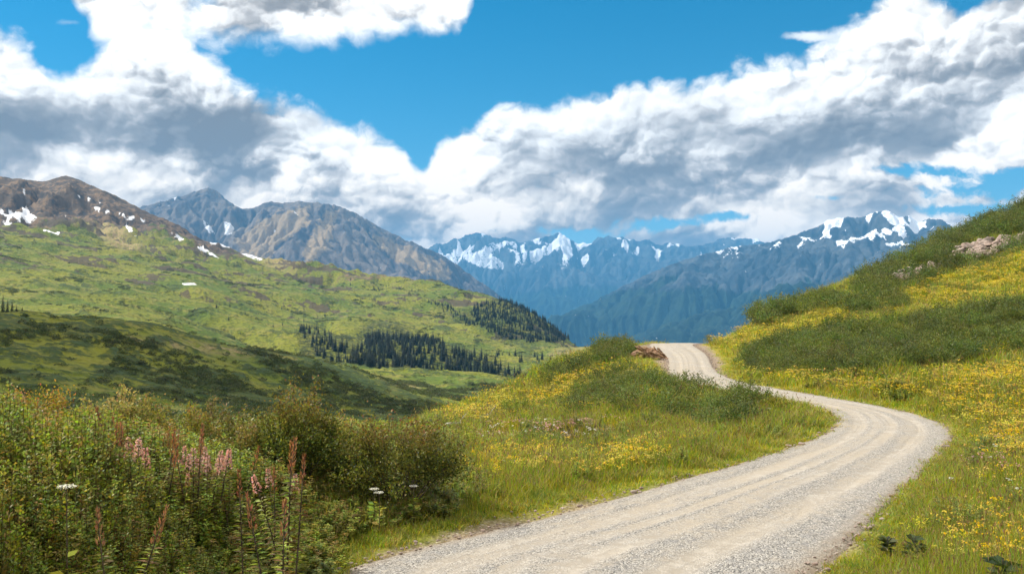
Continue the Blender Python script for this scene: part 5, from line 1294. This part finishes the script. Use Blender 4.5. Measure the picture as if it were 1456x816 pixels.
def log(px, py, r, L, ang, label):
    a, _ = pix2at(px, py); x, y = math.sin(a) * r, math.cos(a) * r; m = PM(); c_, s2 = math.cos(ang), math.sin(ang)
    pts = [(c_ * L * (t - .5), s2 * L * (t - .5), .10 + .10 * math.sin(t * 3.1) + .02 * math.sin(t * 11)) for t in np.linspace(0, 1, 8)]
    m.tube(pts, [.05, .065, .06, .055, .05, .045, .035, .015], np.array([.5, .45, .4]), 7); m.tube([pts[4], np.array(pts[4]) + np.array([.15, .1, .22]), np.array(pts[4]) + np.array([.3, .12, .38])], [.025, .018, .008], np.array([.5, .45, .4]), 5)
    link('fallen_branch', m.mesh('fallen_branch', M_pale, True), loc=(x, y, float(surf_z(x, y)[0]) + .12), label=label, category='branch')
log(650, 606, 38, 1.1, .1, 'bleached fallen branch right of the broad round shrub'); log(694, 604, 41, 1.2, .9, 'bleached branch leaning uphill near the pale stones')

# willow scrub on the near hill and along the valley: low dark bushes
def valley_scrub(name, n, r0, r1, a0, a1, smin, smax, thr, cols_, seed):
    r = np.sqrt(rng.uniform(r0**2, r1**2, n)); a = np.radians(rng.uniform(a0, a1, n)); x, y = r * np.sin(a), r * np.cos(a)
    f = fbm(x / 34, y / 46, 5, seed, .6) + .35 * fbm(x / 130, y / 130, 3, seed + 4)
    keep_ = rng.uniform(size=n) < sstep(thr, thr + .22, f) + .02
    x, y, r, a = x[keep_], y[keep_], r[keep_], a[keep_]
    u = (a - vaz[0]) / (vaz[1] - vaz[0]); v = (np.log(r) - math.log(vr[0])) / (math.log(vr[-1]) - math.log(vr[0])) * (len(vr) - 1)
    z = bilin(vz, 0, 0, 1.0, u, v)
    px, py = world2pix(x, y, z); bad = np.maximum.reduce([polymask(px, py, p_, 3) for p_ in snow_p])
    ok = bad < .2; s_ = rng.uniform(smin, smax, len(x)) * (r / r1)**.5
    st, fo = bush_parts(.62, .95, 150, cols_, cols_, .16, .10, nst=3)
    pr = [fo.mesh('willow', M_leaf)]
    st, fo = bush_parts(.7, .7, 150, cols_, cols_, .16, .10, nst=3); pr.append(fo.mesh('willow', M_leaf))
    scatter(name, np.stack([x, y, z - .25 * s_], 1)[ok], rng.uniform(0, 6.28, ok.sum()), np.stack([s_ * 1.25, s_ * 1.25, s_ * .8], 1)[ok], pr)
DK = [(.055, .085, .022), (.08, .11, .028), (.04, .06, .016), (.11, .13, .03)]
valley_scrub('hillside_scrub', 26000, 130, 560, -34, 6, 1.3, 3.4, .02, DK, 701)
valley_scrub('valley_scrub', 60000, 560, 1900, -34, 8, 2.0, 5.5, .16, DK, 711)
# ------------------------------------------------------------------ spruces
def spruce_mesh(seed, slim=1.0):
    r2 = np.random.default_rng(seed); m = PM(); m.tube([(0, 0, -.06), (0, 0, .5), (0, 0, .97)], [.018, .011, .002], np.array([.06, .045, .035]), 5)
    nl = 17
    for i in range(nl):
        t = i / nl; z = .05 + .93 * t**.93; rad = .165 * slim * (1 - t)**.8 + .012; k = int(11 - 5 * t)
        for j in range(k):
            a = r2.uniform(0, 6.28); L = rad * r2.uniform(.65, 1.25); d = np.array([math.cos(a), math.sin(a), 0]); s_ = np.array([-d[1], d[0], 0]); w = L * .38
            p = np.array([0, 0, z]); tip = p + d * L + np.array([0, 0, -L * r2.uniform(.25, .6)]); md = p + d * L * .55 + np.array([0, 0, -L * .1])
            c = np.array([.022, .036, .017]) * r2.uniform(.6, 1.5)
            m.add([p, md + s_ * w - np.array([0, 0, L * .22]), tip, md - s_ * w - np.array([0, 0, L * .22]), md + np.array([0, 0, .01])], t=[(0, 1, 4), (1, 2, 4), (2, 3, 4), (3, 0, 4)], c=c)
    return m.mesh('spruce', M_leaf)
spruces = [spruce_mesh(601), spruce_mesh(602, .8), spruce_mesh(603, 1.15), spruce_mesh(604, .9)]
vflat = np.stack([vx, vy, vz], -1)
def vsurf(px, r):
    a, _ = pix2at(px, 500); i = np.searchsorted(vaz, float(a)); j = np.searchsorted(vr, r); return vflat[min(j, len(vr) - 1), min(i, len(vaz) - 1)]
cpx_, cpy_ = world2pix(vx, vy, vz)
def on_valley(poly, n, rmin=690, rmax=1700, soft=1.0, wpow=1.0):
    m_ = polymask(cpx_, cpy_, poly, soft) * (VR_ > rmin) * (VR_ < rmax) * VR_**2
    m_ = np.where(m_ > 0, m_, 0).ravel(); p_ = m_ / m_.sum(); i = rng.choice(len(p_), n, p=p_, replace=False); return vflat.reshape(-1, 3)[i]
groves = [([(528, 470), (560, 466), (600, 474), (640, 497), (700, 515), (745, 535), (735, 541), (690, 533), (620, 530), (530, 529), (500, 522), (510, 495)], 520, (8, 13.5), 'spruce in the dense dark grove on the valley floor', 'spruces of the valley grove', 1100),
          ([(425, 470), (460, 474), (480, 490), (530, 505), (530, 526), (490, 522), (450, 508), (440, 496)], 90, (7, 13), 'spruce in the loose left wing of the valley grove', 'spruces left of the valley grove', 1250),
          ([(674, 434), (725, 426), (760, 444), (812, 484), (790, 486), (752, 487), (718, 482), (686, 468), (668, 450)], 760, (7, 12), 'spruce in the forest on the end of the green hill', 'spruces on the hill end', 1750),
          ([(600, 425), (640, 436), (680, 462), (670, 466), (630, 444)], 60, (6, 10), 'spruce in the thin line between the two groves', 'spruces between the groves', 1750),
          ([(700, 505), (800, 508), (800, 520), (740, 528), (700, 520)], 16, (6, 11), 'lone small spruce on the flat right of the grove', 'lone spruces right of the grove', 1250),
          ([(800, 486), (900, 493), (905, 498), (860, 494), (800, 491)], 12, (5, 9), 'tiny spruce on the low ridge left of the road crest', 'tiny spruces on the low ridge', 1400),
          ([(480, 395), (560, 405), (600, 415), (590, 425), (500, 410)], 22, (4, 8), 'scattered small spruce high on the green hill', 'scattered spruces on the hill', 2000),
          ([(300, 430), (420, 440), (520, 440), (420, 470), (330, 470)], 26, (3, 6), 'dwarf spruce dotted on the middle of the green hillside', 'dwarf spruces on the hillside', 1500)]
allt = []
for poly, n, (h0_, h1_), lb, gp, rmx in groves:
    for q in on_valley(poly, n, rmax=rmx):
        h = rng.uniform(h0_, h1_); allt.append((h / math.hypot(q[0], q[1]), q, h, lb, gp))
for px, r, h in [(2, 322, 6.2), (9, 324, 4.8), (16, 326, 3.6), (-8, 321, 6.8), (22, 327, 2.6), (30, 328, 2.0)]:
    allt.append((1, vsurf(px, r), h, 'spruce standing on the near hill crest at the photo left edge', 'spruces on the near hill crest'))
allt.sort(key=lambda q: -q[0])
for _, q, h, lb, gp in allt[:296]:
    o = link('spruce', random.choice(spruces), loc=q - np.array([0, 0, .3]), rotz=random.uniform(0, 6.28), label=lb, category='tree', group=gp); wv_ = random.uniform(.85, 1.35); o.scale = (h * wv_, h * wv_, h)
rest = allt[296:]
hs_ = np.array([q[2] for q in rest]); scatter('spruce_forest', np.array([q[1] for q in rest]) - np.array([0, 0, .3]), rng.uniform(0, 6.28, len(rest)), np.stack([hs_ * 1.1, hs_ * 1.1, hs_], 1), spruces)
